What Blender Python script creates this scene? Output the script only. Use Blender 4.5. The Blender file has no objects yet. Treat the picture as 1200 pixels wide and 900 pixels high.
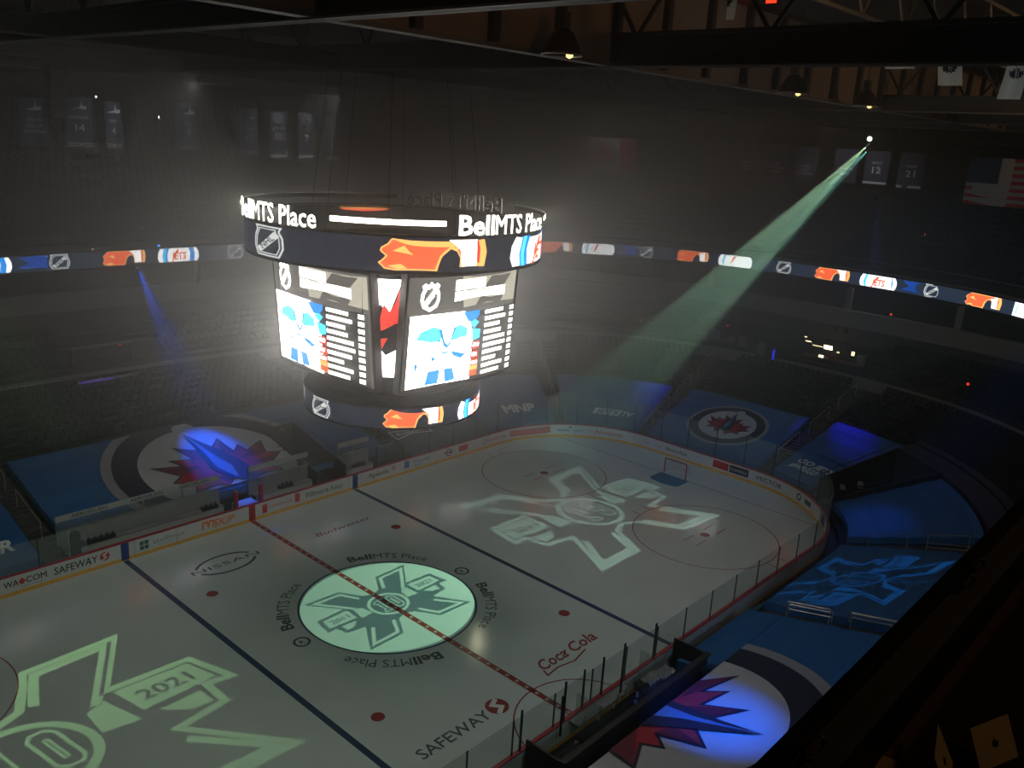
import bpy, bmesh, math, random
import numpy as np
from mathutils import Vector, Matrix
from mathutils.geometry import delaunay_2d_cdt
random.seed(7)
SC = bpy.context.scene
COL = SC.collection
PI = math.pi

# ------------------------------------------------------------------ camera
CAM = Vector((-25.945, -30.820, 23.478))
YAW, PITCH, ROLL = 0.72964, 0.27729, 0.059208
cy, sy, cp, sp = math.cos(YAW), math.sin(YAW), math.cos(PITCH), math.sin(PITCH)
Fv = Vector((cy*cp, sy*cp, -sp)); Rv = Vector((sy, -cy, 0)); Uv = Rv.cross(Fv)
R2 = math.cos(ROLL)*Rv + math.sin(ROLL)*Uv
U2 = -math.sin(ROLL)*Rv + math.cos(ROLL)*Uv
cd = bpy.data.cameras.new('camera'); cam = bpy.data.objects.new('camera', cd); COL.objects.link(cam)
M = Matrix.Identity(4)
for i in range(3):
    M[i][0] = R2[i]; M[i][1] = U2[i]; M[i][2] = -Fv[i]; M[i][3] = CAM[i]
cam.matrix_world = M
cd.sensor_width = 36; cd.lens = 1018.84/1200*36; cd.clip_start = 0.02; cd.clip_end = 400
SC.camera = cam

# ------------------------------------------------------------------ world, exposure
w = bpy.data.worlds.new('world'); SC.world = w; w.use_nodes = True
w.node_tree.nodes['Background'].inputs[0].default_value = (0.010, 0.0095, 0.009, 1)
w.node_tree.nodes['Background'].inputs[1].default_value = 1.0
SC.view_settings.view_transform = 'Standard'; SC.view_settings.look = 'None'
SC.view_settings.exposure = 0.0; SC.view_settings.gamma = 1.0
SC.view_settings.use_curve_mapping = False
SC.cycles.use_denoising = True
SC.cycles.max_bounces = 4; SC.cycles.diffuse_bounces = 2; SC.cycles.glossy_bounces = 2
SC.cycles.transparent_max_bounces = 12; SC.cycles.volume_bounces = 0
SC.cycles.use_light_tree = True
SC.cycles.volume_step_rate = 1.0; SC.cycles.volume_max_steps = 32
SC.cycles.sample_clamp_indirect = 2.0

# ------------------------------------------------------------------ lights (blue spotlights and added fill lamps; fittings are built further down)
def spot(name, loc, target, power, color, angle, blend=0.6, radius=0.15):
    l = bpy.data.lights.new(name, 'SPOT'); o = bpy.data.objects.new(name, l); COL.objects.link(o)
    l.energy = power; l.color = color; l.spot_size = angle; l.spot_blend = blend; l.shadow_soft_size = radius
    o.location = loc
    d = Vector(target)-Vector(loc)
    o.rotation_euler = d.to_track_quat('-Z', 'Y').to_euler()
    return o
WASH = (0.72, 1.0, 0.86)
FILL_AND_POOL = [  # mostly unseen fill lamps added for ice and banners: loc, target, power, colour, cone
    ((-34, -34, 26.6), (-16, 0, 0), 4000, (0.64, 1.0, 0.68), 0.85),
    ((-20, -34, 26.6), (-5, 1, 0), 3800, (0.64, 1.0, 0.74), 0.8),
    ((-8, -34, 26.6), (7, 2, 0), 3000, (0.80, 1.0, 0.88), 0.75),
    ((4, -34, 26.6), (19, 2, 0), 2400, (1.0, 0.98, 0.96), 0.7),
    ((16, -34, 26.6), (26, 4, 0), 2000, (1.0, 0.96, 0.95), 0.7),
    ((3, 23, 25.7), (3, 30, 22.6), 800, (1.0, 0.97, 0.92), 1.9),
    ((14, 23, 25.7), (14, 30, 22.6), 1500, (1.0, 0.97, 0.92), 1.5),
    ((39.5, 21, 25.6), (45, 22, 22), 260, (1.0, 0.95, 0.9), 1.5),
    ((39.5, -2, 25.6), (45, -2, 22), 320, (1.0, 0.97, 0.92), 1.7),
    # added blue fill on the covers; one corner pool and one glint lamp between
    ((-28, -34, 26.4), (-2, 22, 3), 900, (0.50, 0.80, 1.0), 0.50),
    ((8, -34, 26.4), (37, 12, 3), 12000, (0.10, 0.52, 1.0), 0.62),
    ((8, -37.5, 14.5), (6, -19, 2), 1500, (0.45, 0.68, 1.0), 0.95),
    ((14, -34, 26.4), (26, 11.4, 0), 16000, (0.55, 1.0, 0.80), 0.13),
    ((30.2, 22, 25.6), (0.9, -5.6, 0), 700, (1.0, 0.95, 0.55), 0.07),
    ((32, -22, 25.4), (33, -15, 2), 600, (0.10, 0.45, 1.0), 0.9),
]
for k, (a, b, p, c, s_) in enumerate(FILL_AND_POOL):
    spot('fill_or_pool_lamp', a, b, p, c, s_, 1.0, 0.25)
BLUE = (0.0, 0.10, 1.0)
BLUES = [
    ((2.2, 31.2, 12.6), (1.2, 18.5, 2.0), 50000, (0.0, 0.10, 1.0), 0.32),
    ((-6.0, -30, 25.4), (2.0, -17.7, 1.85), 65000, (0.0, 0.12, 1.0), 0.21),
    ((46.0, 14.5, 9.2), (39.2, 10.2, 3.2), 2600, (0.02, 0.0, 1.0), 0.42),
    ((46.4, -3.5, 9.2), (40.0, -7.6, 3.2), 2600, (0.02, 0.0, 1.0), 0.42),
    ((46.4, -2.6, 9.2), (38.2, -4.4, 2.6), 1300, (0.02, 0.0, 1.0), 0.20),
    ((36, -8, 20.5), (26.9, -14.4, 1.3), 3600, (0.02, 0.22, 1.0), 0.30),
]
for a, b, p, c, s_ in BLUES:
    spot('blue_spotlight', a, b, p, c, s_, 1.0, 0.05)
def arealight(name, loc, target, power, color, size):
    l = bpy.data.lights.new(name, 'AREA'); o = bpy.data.objects.new(name, l); COL.objects.link(o)
    l.energy = power; l.color = color; l.size = size; o.location = loc
    o.rotation_euler = (Vector(target)-Vector(loc)).to_track_quat('-Z', 'Y').to_euler(); return o
arealight('ledge_fill', (-23.6, -32.4, 24.6), (-24.2, -30.6, 22.4), 2.2, (1.0, 0.55, 0.2), 0.25)  # unseen warm lamp added to light the ledge and desk
arealight('roof_fill', (-9, -21, 27.0), (-8, -11, 27.6), 45, (1.0, 0.60, 0.32), 0.8)  # unseen warm fill lights added to brighten the girder panels
arealight('roof_fill', (-19, -19, 27.2), (-17, -11, 27.6), 22, (1.0, 0.62, 0.36), 0.8)
arealight('roof_fill', (2, -22, 27.2), (2, -11, 27.4), 60, (1.0, 0.60, 0.30), 0.8)
arealight('roof_fill', (22, -22, 27.2), (24, -11, 27.2), 110, (1.0, 0.62, 0.32), 0.8)
arealight('roof_fill', (44, -22, 27.2), (46, -11, 27.2), 110, (1.0, 0.62, 0.32), 0.8)
arealight('roof_fill', (6.5, -15.5, 27.0), (8.5, -14.0, 29.4), 14, (0.8, 0.95, 1.0), 0.4)  # unseen cool fill aimed at the hanging sheets
arealight('roof_fill', (6.5, -22.5, 25.0), (10, -20.5, 26.6), 8, (0.95, 0.97, 0.90), 0.3)

# ------------------------------------------------------------------ materials
MATS = {}
def pm(name, color, rough=0.6, noise=0.12, scale=3.0, metal=0.0, spec=0.5, bump=0.0, emit=None, es=0.0):
    if name in MATS: return MATS[name]
    m = bpy.data.materials.new(name); m.use_nodes = True; MATS[name] = m
    nt = m.node_tree; b = nt.nodes['Principled BSDF']
    b.inputs['Base Color'].default_value = (*color, 1); b.inputs['Roughness'].default_value = rough
    b.inputs['Metallic'].default_value = metal; b.inputs['Specular IOR Level'].default_value = spec
    if noise > 0:
        tc = nt.nodes.new('ShaderNodeTexCoord'); n = nt.nodes.new('ShaderNodeTexNoise')
        n.inputs['Scale'].default_value = scale; n.inputs['Detail'].default_value = 4
        nt.links.new(tc.outputs['Object'], n.inputs['Vector'])
        mx = nt.nodes.new('ShaderNodeMix'); mx.data_type = 'RGBA'
        mx.inputs[6].default_value = (*[c*(1-noise) for c in color], 1)
        mx.inputs[7].default_value = (*[min(1, c*(1+noise)) for c in color], 1)
        nt.links.new(n.outputs['Fac'], mx.inputs[0]); nt.links.new(mx.outputs[2], b.inputs['Base Color'])
        if bump > 0:
            bp = nt.nodes.new('ShaderNodeBump'); bp.inputs['Strength'].default_value = bump
            nt.links.new(n.outputs['Fac'], bp.inputs['Height']); nt.links.new(bp.outputs[0], b.inputs['Normal'])
    if emit:
        b.inputs['Emission Color'].default_value = (*emit, 1); b.inputs['Emission Strength'].default_value = es
    return m
def em(name, color, s):
    """a lit LED surface; a fine pixel grid of noise keeps it from being dead flat"""
    if name in MATS: return MATS[name]
    m = bpy.data.materials.new(name); m.use_nodes = True; MATS[name] = m
    nt = m.node_tree; b = nt.nodes['Principled BSDF']
    b.inputs['Base Color'].default_value = (0.01, 0.01, 0.01, 1); b.inputs['Roughness'].default_value = 0.5
    n = nt.nodes.new('ShaderNodeTexNoise'); n.inputs['Scale'].default_value = 12
    tc = nt.nodes.new('ShaderNodeTexCoord'); nt.links.new(tc.outputs['Object'], n.inputs['Vector'])
    mr = nt.nodes.new('ShaderNodeMapRange'); mr.inputs['To Min'].default_value = 0.9*s; mr.inputs['To Max'].default_value = 1.1*s
    nt.links.new(n.outputs['Fac'], mr.inputs['Value']); nt.links.new(mr.outputs[0], b.inputs['Emission Strength'])
    b.inputs['Emission Color'].default_value = (*color, 1)
    return m
LED = 5.0
E_WHITE = em('led_white', (1, 0.98, 0.90), LED*2.5)
E_LIST = em('led_list_white', (1, 0.97, 0.88), 3.2)
E_RWH = em('led_ribbon_white', (1, 0.98, 0.93), 2.0)
E_SIGN = em('led_sign_white', (1.0, 0.97, 0.80), LED*1.6)
E_ORANGE = em('led_orange', (1.0, 0.13, 0.045), LED*0.30)
E_RED = em('led_red', (1.0, 0.05, 0.03), LED*0.26)
E_YELL = em('led_yellow', (1.0, 0.46, 0.12), LED*0.33)
E_BLUE = em('led_blue', (0.02, 0.28, 0.85), LED*0.32)
E_SKY = em('led_cyan', (0.08, 0.62, 0.95), LED*0.40)
E_NAVY = em('led_dim_navy', (0.020, 0.024, 0.040), 1.0)
E_BAND = em('led_band_blue', (0.02, 0.033, 0.06), 1.0)
E_DEEP = em('led_deep_blue', (0.01, 0.08, 0.45), 0.9)
E_GREY = em('led_grey', (0.14, 0.13, 0.115), 1.0)
E_HEAD = em('led_header_cream', (0.62, 0.57, 0.45), 1.0)
E_DARK = em('led_dark_row', (0.045, 0.04, 0.035), 1.0)
E_SILV = em('led_silver', (0.72, 0.74, 0.72), 1.1)
E_PURP = em('led_purple', (0.25, 0.12, 0.8), 0.35)

ICE = pm('ice', (0.62, 0.67, 0.66), 0.13, 0.10, 0.35, spec=0.4)
P_BLUE = pm('ice_paint_blue', (0.03, 0.06, 0.12), 0.22, 0.15)
P_RED = pm('ice_paint_red', (0.30, 0.05, 0.045), 0.22, 0.15)
P_BLACK = pm('ice_paint_black', (0.10, 0.11, 0.115), 0.22, 0.15)
P_WHITE = pm('ice_paint_white', (0.8, 0.8, 0.78), 0.22, 0.08)
P_CREASE = pm('ice_paint_crease', (0.06, 0.20, 0.36), 0.22, 0.15)
B_WHITE = pm('board_white', (0.62, 0.60, 0.60), 0.35, 0.06)
B_YELL = pm('kickplate_yellow', (0.75, 0.38, 0.06), 0.4, 0.1)
B_RED = pm('cap_red', (0.42, 0.03, 0.04), 0.4, 0.1)
B_BLUE = pm('board_blue', (0.02, 0.05, 0.22), 0.4, 0.1)
INK = pm('ink_black', (0.02, 0.022, 0.03), 0.4, 0.1)
INK_RED = pm('ink_red', (0.60, 0.04, 0.04), 0.4, 0.1)
INK_ORANGE = pm('ink_orange', (0.85, 0.20, 0.06), 0.4, 0.1)
INK_GREEN = pm('ink_green', (0.02, 0.12, 0.11), 0.4, 0.1)
INK_BLUE = pm('ink_blue', (0.04, 0.16, 0.42), 0.4, 0.1)
INK_GREY = pm('ink_grey', (0.25, 0.25, 0.26), 0.4, 0.1)
T_BLUE = pm('cover_blue', (0.008, 0.10, 0.29), 0.7, 0.14, 0.8, bump=0.05)
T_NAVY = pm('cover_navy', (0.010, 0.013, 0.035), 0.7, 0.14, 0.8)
T_SLATE = pm('cover_slate', (0.06, 0.07, 0.14), 0.7, 0.14, 0.8)
T_WHITE = pm('cover_white', (0.50, 0.50, 0.52), 0.7, 0.06, 0.8)
T_LET = pm('cover_lettering', (0.85, 0.86, 0.86), 0.7, 0.06, 0.8)
T_GREY = pm('cover_grey', (0.30, 0.30, 0.32), 0.7, 0.1, 0.8)
T_RED = pm('cover_red', (0.42, 0.02, 0.04), 0.7, 0.12, 0.8)
T_DRED = pm('cover_dark_red', (0.15, 0.012, 0.03), 0.7, 0.12, 0.8)
T_STEEL = pm('cover_steel_blue', (0.10, 0.20, 0.34), 0.7, 0.12, 0.8)
CONC = pm('concrete_dark', (0.045, 0.043, 0.042), 0.8, 0.25, 1.2, bump=0.1)
CONC_L = pm('concrete_pale', (0.20, 0.185, 0.175), 0.8, 0.2, 0.9, bump=0.1)
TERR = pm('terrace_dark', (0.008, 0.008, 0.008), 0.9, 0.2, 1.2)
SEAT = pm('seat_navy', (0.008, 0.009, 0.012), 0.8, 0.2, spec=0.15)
STEEL = pm('steel_black', (0.016, 0.015, 0.014), 0.6, 0.2, 2.0)
STEEL_L = pm('steel_edge', (0.11, 0.10, 0.09), 0.5, 0.2, 2.0)
DECK = pm('roof_deck', (0.05, 0.045, 0.042), 0.9, 0.2, 0.6)
GIRD = pm('girder_panel_brown', (0.20, 0.15, 0.11), 0.8, 0.2, 0.9, bump=0.1)
RAIL = pm('rail_metal', (0.35, 0.33, 0.30), 0.35, 0.1, metal=0.6)
BLACK = pm('matte_black', (0.010, 0.010, 0.011), 0.6, 0.2)
GREYM = pm('ledge_grey', (0.10, 0.10, 0.095), 0.5, 0.12, 20)
BROWN = pm('desk_brown', (0.13, 0.085, 0.05), 0.55, 0.2, 6)
CARPET = pm('floor_carpet', (0.035, 0.028, 0.022), 0.95, 0.3, 30)
PAPER = pm('card_paper', (0.55, 0.42, 0.25), 0.8, 0.06, 30)
CLOTH = pm('banner_cloth', (0.055, 0.06, 0.10), 0.85, 0.12, 3)
CLOTH2 = pm('banner_cloth_navy', (0.03, 0.04, 0.09), 0.85, 0.12, 3)
LETTER = pm('banner_lettering', (0.75, 0.76, 0.78), 0.8, 0.08, 5)
F_RED = pm('flag_red', (0.50, 0.03, 0.04), 0.8, 0.1, 3)
F_WHITE = pm('flag_white', (0.42, 0.40, 0.40), 0.8, 0.1, 3)
BRUBBER = pm('bench_floor_red', (0.16, 0.03, 0.03), 0.8, 0.2, 4)
BPANEL = pm('bench_panel_grey', (0.26, 0.25, 0.25), 0.5, 0.1, 2)
BDARK = pm('bench_dark', (0.02, 0.022, 0.03), 0.5, 0.2, 4)
SHEETW = pm('sheet_white', (0.70, 0.74, 0.72), 0.8, 0.06, 3)
def glassmat():
    m = bpy.data.materials.new('rink_glass'); m.use_nodes = True; nt = m.node_tree
    nt.nodes.remove(nt.nodes['Principled BSDF']); out = nt.nodes['Material Output']
    t = nt.nodes.new('ShaderNodeBsdfTransparent'); t.inputs[0].default_value = (0.93, 0.96, 0.95, 1)
    g = nt.nodes.new('ShaderNodeBsdfGlossy'); g.inputs['Roughness'].default_value = 0.08
    d = nt.nodes.new('ShaderNodeBsdfDiffuse'); d.inputs[0].default_value = (0.75, 0.8, 0.8, 1)
    n = nt.nodes.new('ShaderNodeTexNoise'); n.inputs['Scale'].default_value = 1.5
    mr = nt.nodes.new('ShaderNodeMapRange'); mr.inputs['To Min'].default_value = 0.02; mr.inputs['To Max'].default_value = 0.10
    nt.links.new(n.outputs['Fac'], mr.inputs['Value'])
    m1 = nt.nodes.new('ShaderNodeMixShader'); m2 = nt.nodes.new('ShaderNodeMixShader')
    nt.links.new(mr.outputs[0], m1.inputs[0]); nt.links.new(t.outputs[0], m1.inputs[1]); nt.links.new(d.outputs[0], m1.inputs[2])
    m2.inputs[0].default_value = 0.05; nt.links.new(m1.outputs[0], m2.inputs[1]); nt.links.new(g.outputs[0], m2.inputs[2])
    nt.links.new(m2.outputs[0], out.inputs[0]); return m
GLASS = glassmat()

# ------------------------------------------------------------------ object helpers
def link(name, me, parent=None, mats=()):
    o = bpy.data.objects.new(name, me); COL.objects.link(o)
    for m in mats: me.materials.append(m)
    if parent: o.parent = parent
    return o
def tag(o, label=None, cat=None, group=None, kind=None):
    if label: o['label'] = label
    if cat: o['category'] = cat
    if group: o['group'] = group
    if kind: o['kind'] = kind
    return o
def empty(name, loc=(0, 0, 0), rz=0, **k):
    o = bpy.data.objects.new(name, None); COL.objects.link(o); o.location = loc; o.rotation_euler = (0, 0, rz)
    o.empty_display_size = 0.2
    return tag(o, **k)
class MB:
    """collects boxes, bars, tubes and strips; build() makes them ONE mesh"""
    def __init__(s): s.v = []; s.f = []; s.m = []
    def add(s, vs, fs, mi=0):
        n = len(s.v); s.v += [tuple(v) for v in vs]; s.f += [tuple(i+n for i in f) for f in fs]; s.m += [mi]*len(fs)
    def box(s, c, d, mi=0, rz=0):
        x, y, z = c; a, b, h = d[0]/2, d[1]/2, d[2]/2; co, si = math.cos(rz), math.sin(rz)
        vs = [(x+co*i*a-si*j*b, y+si*i*a+co*j*b, z+k*h) for k in (-1, 1) for j in (-1, 1) for i in (-1, 1)]
        s.add(vs, [(0, 2, 3, 1), (4, 5, 7, 6), (0, 1, 5, 4), (2, 6, 7, 3), (0, 4, 6, 2), (1, 3, 7, 5)], mi); return s
    def bar(s, a, b, w, h, mi=0):
        a = Vector(a); b = Vector(b); d = (b-a).normalized()
        u = d.cross(Vector((0, 0, 1)))
        if u.length < 1e-3: u = Vector((1, 0, 0))
        u.normalize(); v = u.cross(d)
        vs = [p+u*i*w/2+v*j*h/2 for p in (a, b) for j in (-1, 1) for i in (-1, 1)]
        s.add(vs, [(0, 2, 3, 1), (4, 5, 7, 6), (0, 1, 5, 4), (2, 6, 7, 3), (0, 4, 6, 2), (1, 3, 7, 5)], mi); return s
    def tube(s, a, b, r, n=8, mi=0, r2=None):
        a = Vector(a); b = Vector(b); d = (b-a).normalized(); r2 = r if r2 is None else r2
        u = d.orthogonal().normalized(); v = d.cross(u)
        vs = [p+(u*math.cos(2*PI*k/n)+v*math.sin(2*PI*k/n))*q for p, q in ((a, r), (b, r2)) for k in range(n)]
        fs = [(k, (k+1) % n, n+(k+1) % n, n+k) for k in range(n)]+[tuple(range(n-1, -1, -1)), tuple(range(n, 2*n))]
        s.add(vs, fs, mi); return s
    def lathe(s, c, prof, n=20, mi=0):
        vs = [(c[0]+r*math.cos(2*PI*k/n), c[1]+r*math.sin(2*PI*k/n), c[2]+z) for r, z in prof for k in range(n)]
        fs = [(j*n+k, j*n+(k+1) % n, (j+1)*n+(k+1) % n, (j+1)*n+k) for j in range(len(prof)-1) for k in range(n)]
        s.add(vs, fs, mi); return s
    def grid(s, rows, mi=0, closed=False):
        n = len(rows[0]); vs = [p for r in rows for p in r]
        fs = [(j*n+k, j*n+(k+1) % n, (j+1)*n+(k+1) % n, (j+1)*n+k) for j in range(len(rows)-1) for k in range(n if closed else n-1)]
        s.add(vs, fs, mi); return s
    def build(s, name, mats, parent=None):
        me = bpy.data.meshes.new(name); me.from_pydata(s.v, [], s.f)
        if not isinstance(mats, (list, tuple)): mats = [mats]
        for m in mats: me.materials.append(m)
        if len(mats) > 1: me.polygons.foreach_set('material_index', s.m)
        me.update()
        o = bpy.data.objects.new(name, me); COL.objects.link(o)
        if parent: o.parent = parent
        return o
def obj(name, mats, parent=None, **k):
    return lambda mb: tag(mb.build(name, mats, parent), **k)

# ------------------------------------------------------------------ flat graphics
def area(l): return sum(l[i-1][0]*l[i][1]-l[i][0]*l[i-1][1] for i in range(len(l)))/2
def offset(l, d):
    """inset a closed loop by d (positive is inwards)"""
    s = 1 if area(l) > 0 else -1; n = len(l); out = []
    for i in range(n):
        p, q, r = Vector(l[i-1]), Vector(l[i]), Vector(l[(i+1) % n])
        e1 = (q-p).normalized(); e2 = (r-q).normalized()
        n1 = Vector((-e1.y, e1.x))*s; n2 = Vector((-e2.y, e2.x))*s
        b = n1+n2; k = b.length_squared
        m = b*(2/k) if k > 0.15 else b.normalized()*2
        if m.length > 3: m = m.normalized()*3
        out.append((q.x+m.x*d, q.y+m.y*d))
    return out
def ring(l, wd): return [l, offset(l, wd)]
def stroke(pl, wd):
    """open polyline to one closed loop"""
    L = []; Rr = []
    for i, p in enumerate(pl):
        a = Vector(pl[max(i-1, 0)]); b = Vector(pl[min(i+1, len(pl)-1)]); q = Vector(p)
        e1 = (q-a).normalized() if i > 0 else (b-q).normalized(); e2 = (b-q).normalized() if i < len(pl)-1 else e1
        n1 = Vector((-e1.y, e1.x)); n2 = Vector((-e2.y, e2.x)); m = n1+n2; m = m*(2/max(m.length_squared, 0.3))
        L.append((q.x+m.x*wd/2, q.y+m.y*wd/2)); Rr.append((q.x-m.x*wd/2, q.y-m.y*wd/2))
    return L+Rr[::-1]
def circ(r, n=40, cx=0, cy_=0, ry=None): return [(cx+r*math.cos(2*PI*k/n), cy_+(ry or r)*math.sin(2*PI*k/n)) for k in range(n)]
def arc(r, a0, a1, n=24, cx=0, cy_=0): return [(cx+r*math.cos(a0+(a1-a0)*k/n), cy_+r*math.sin(a0+(a1-a0)*k/n)) for k in range(n+1)]
def rect(x0, y0, x1, y1): return [(x0, y0), (x1, y0), (x1, y1), (x0, y1)]
def mirx(l): return [(-x, y) for x, y in l][::-1]
def miry(l): return [(x, -y) for x, y in l][::-1]
def tf(loops, sx=1, sy_=None, dx=0, dy=0, rot=0, slant=0):
    sy_ = sx if sy_ is None else sy_; c, s = math.cos(rot), math.sin(rot); out = []
    for l in loops:
        q = []
        for x, y in l:
            x, y = (x+slant*y)*sx, y*sy_; q.append((c*x-s*y+dx, s*x+c*y+dy))
        out.append(q)
    return out
TC = {}
def text(s, h=1.0, bold=0.0, slant=0.0, cx=None, x=0.0, y=0.0, w=None, res=2):
    """closed outlines of a word: cap height h, baseline y, centred on cx (or starting at x), stretched to width w"""
    key = (s, bold, res)
    if key not in TC:
        c = bpy.data.curves.new('t', 'FONT'); c.body = s; c.size = 1; c.resolution_u = res; c.offset = 0
        o = bpy.data.objects.new('t', c); COL.objects.link(o)
        bpy.context.view_layer.update()
        me = o.evaluated_get(bpy.context.evaluated_depsgraph_get()).to_mesh()
        bm = bmesh.new(); bm.from_mesh(me); bmesh.ops.remove_doubles(bm, verts=bm.verts, dist=1e-5)
        nxt = {}
        for e in bm.edges:
            if len(e.link_faces) == 1:
                l = e.link_faces[0].loops
                for q in l:
                    if q.edge == e: nxt.setdefault(q.vert.index, []).append(q.link_loop_next.vert.index)
        co = {v.index: (v.co.x, v.co.y) for v in bm.verts}; loops = []
        while nxt:
            a = next(iter(nxt)); cur = a; l = []
            while cur in nxt:
                l.append(co[cur]); n2 = nxt[cur].pop()
                if not nxt[cur]: del nxt[cur]
                cur = n2
                if cur == a: break
            if len(l) > 2: loops.append(l)
        if bold:   # thicken every outline towards its outside
            loops = [offset([p for i, p in enumerate(l) if math.dist(p, l[i-1]) > 1e-4], -bold if area(l) > 0 else bold) for l in loops]
        bm.free(); o.to_mesh_clear(); bpy.data.objects.remove(o); bpy.data.curves.remove(c)
        TC[key] = loops
    loops = TC[key]; xs = [p[0] for l in loops for p in l]; x0, x1 = min(xs), max(xs)
    k = h/0.727
    kx = k if w is None else w/(x1-x0)
    X = x if cx is None else cx-(x1-x0)*kx/2
    return [[((p[0]-x0)*kx+X+slant*p[1]*k, p[1]*k+y) for p in l] for l in loops]
def tri(loops, grid=None):
    vs = []; es = []; seen = {}
    for l in loops:
        ids = []
        for p in l:
            key = (round(p[0], 5), round(p[1], 5))
            if key not in seen: seen[key] = len(vs); vs.append(Vector(key))
            if not ids or ids[-1] != seen[key]: ids.append(seen[key])
        for i in range(len(ids)):
            if ids[i-1] != ids[i]: es.append((ids[i-1], ids[i]))
    xs = [v.x for v in vs]; ys = [v.y for v in vs]
    if grid:
        nx = int((max(xs)-min(xs))/grid)+1; ny = int((max(ys)-min(ys))/grid)+1
        for i in range(nx+1):
            for j in range(ny+1): vs.append(Vector((min(xs)+i*grid+0.013, min(ys)+j*grid+0.017)))
    r = delaunay_2d_cdt(vs, es, [], 0, 1e-5)
    ov, fs = r[0], r[2]
    if not fs: return [], []
    V = np.array([(v.x, v.y) for v in ov]); T = np.array([f[:3] for f in fs])
    C = V[T].mean(axis=1); ins = np.zeros(len(T), bool)
    for l in loops:
        P = np.array(l); Q = np.roll(P, -1, axis=0)
        for (ax, ay), (bx, by) in zip(P, Q):
            if ay == by: continue
            m = ((C[:, 1] < ay) != (C[:, 1] < by))
            xi = (bx-ax)*(C[:, 1]-ay)/(by-ay)+ax
            ins ^= m & (C[:, 0] < xi)
    return V, T[ins]
def decal(name, layers, fmap, parent=None, grid=None, z0=0.0, dz=0.006, **k):
    """layers: (loops, material) from the bottom up; fmap(u, v, lift) gives the point; one mesh"""
    vs = []; fs = []; ms = []; mats = []
    for li, (loops, mat) in enumerate(layers):
        V, T = tri(loops, grid)
        if len(T) == 0: continue
        if mat not in mats: mats.append(mat)
        n = len(vs); used = sorted(set(T.flatten().tolist())); ix = {a: n+i for i, a in enumerate(used)}
        vs += [tuple(fmap(V[a][0], V[a][1], z0+li*dz)) for a in used]
        for t in T:
            fs.append(tuple(ix[a] for a in t)); ms.append(mats.index(mat))
    me = bpy.data.meshes.new(name); me.from_pydata(vs, [], fs)
    for m in mats: me.materials.append(m)
    me.polygons.foreach_set('material_index', ms); me.update()
    o = bpy.data.objects.new(name, me); COL.objects.link(o)
    if parent: o.parent = parent
    return tag(o, **k)

# ------------------------------------------------------------------ plan curves
def rr(hx, hy, rc, s):
    """point and outward normal on a rounded rectangle; s = 0 at the middle of the far long side, clockwise"""
    LS = 2*(hx-rc); LE = 2*(hy-rc); LC = PI/2*rc; s = s % (2*(LS+LE)+4*LC)
    if s < LS/2: return (s, hy, 0., 1.)
    s -= LS/2
    for k, (sx, sy_, a0) in enumerate(((1, 1, 90), (1, -1, 0), (-1, -1, -90), (-1, 1, 180))):
        if s < LC:
            a = math.radians(a0)-s/rc
            return (sx*(hx-rc)+rc*math.cos(a), sy_*(hy-rc)+rc*math.sin(a), math.cos(a), math.sin(a))
        s -= LC
        if k == 0:
            if s < LE: return (hx, hy-rc-s, 1., 0.)
            s -= LE
        elif k == 1:
            if s < LS: return (hx-rc-s, -hy, 0., -1.)
            s -= LS
        elif k == 2:
            if s < LE: return (-hx, -(hy-rc)+s, -1., 0.)
            s -= LE
    return (-(hx-rc)+s, hy, 0., 1.)
BX, BY, BR = 31.3, 13.75, 9.3
BPER = 4*(BX-BR)+4*(BY-BR)+2*PI*BR
def sedist(x, y, nx, ny, a, b, n):
    lo, hi = 0., 80.
    for _ in range(30):
        m = (lo+hi)/2
        if (abs(x+nx*m)/a)**n+(abs(y+ny*m)/b)**n < 1: lo = m
        else: hi = m
    return lo
BC = {}
def bowl(s, t, lift=0.0):
    key = round(s % BPER, 3)
    if key not in BC:
        q = rr(BX, BY, BR, s); BC[key] = (*q, sedist(*q, 48, 32, 2.5))
    x, y, nx, ny, D = BC[key]; d = D*t; sl = 4.05/D
    return (x+nx*(d-lift*sl), y+ny*(d-lift*sl), 0.95+4.05*t+lift)
def se(a, b, n, th):
    c, s = math.cos(th), math.sin(th)
    return (a*math.copysign(abs(c)**(2/n), c), b*math.copysign(abs(s)**(2/n), s))
THS = [PI/2-2*PI*k/240 for k in range(241)]
def tier(a0, b0, n0, z0, a1, b1, n1, z1, rows=1, ths=THS, steps=False):
    out = []
    for r in range(rows+1):
        f = r/rows; line = []; line2 = []
        for th in ths:
            p = se(a0, b0, n0, th); q = se(a1, b1, n1, th)
            x, y = p[0]+(q[0]-p[0])*f, p[1]+(q[1]-p[1])*f
            line.append((x, y, z0+(z1-z0)*f)); line2.append((x, y, z0+(z1-z0)*(f+1/rows)))
        out.append(line)
        if steps and r < rows: out.append(line2)
    return out

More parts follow.
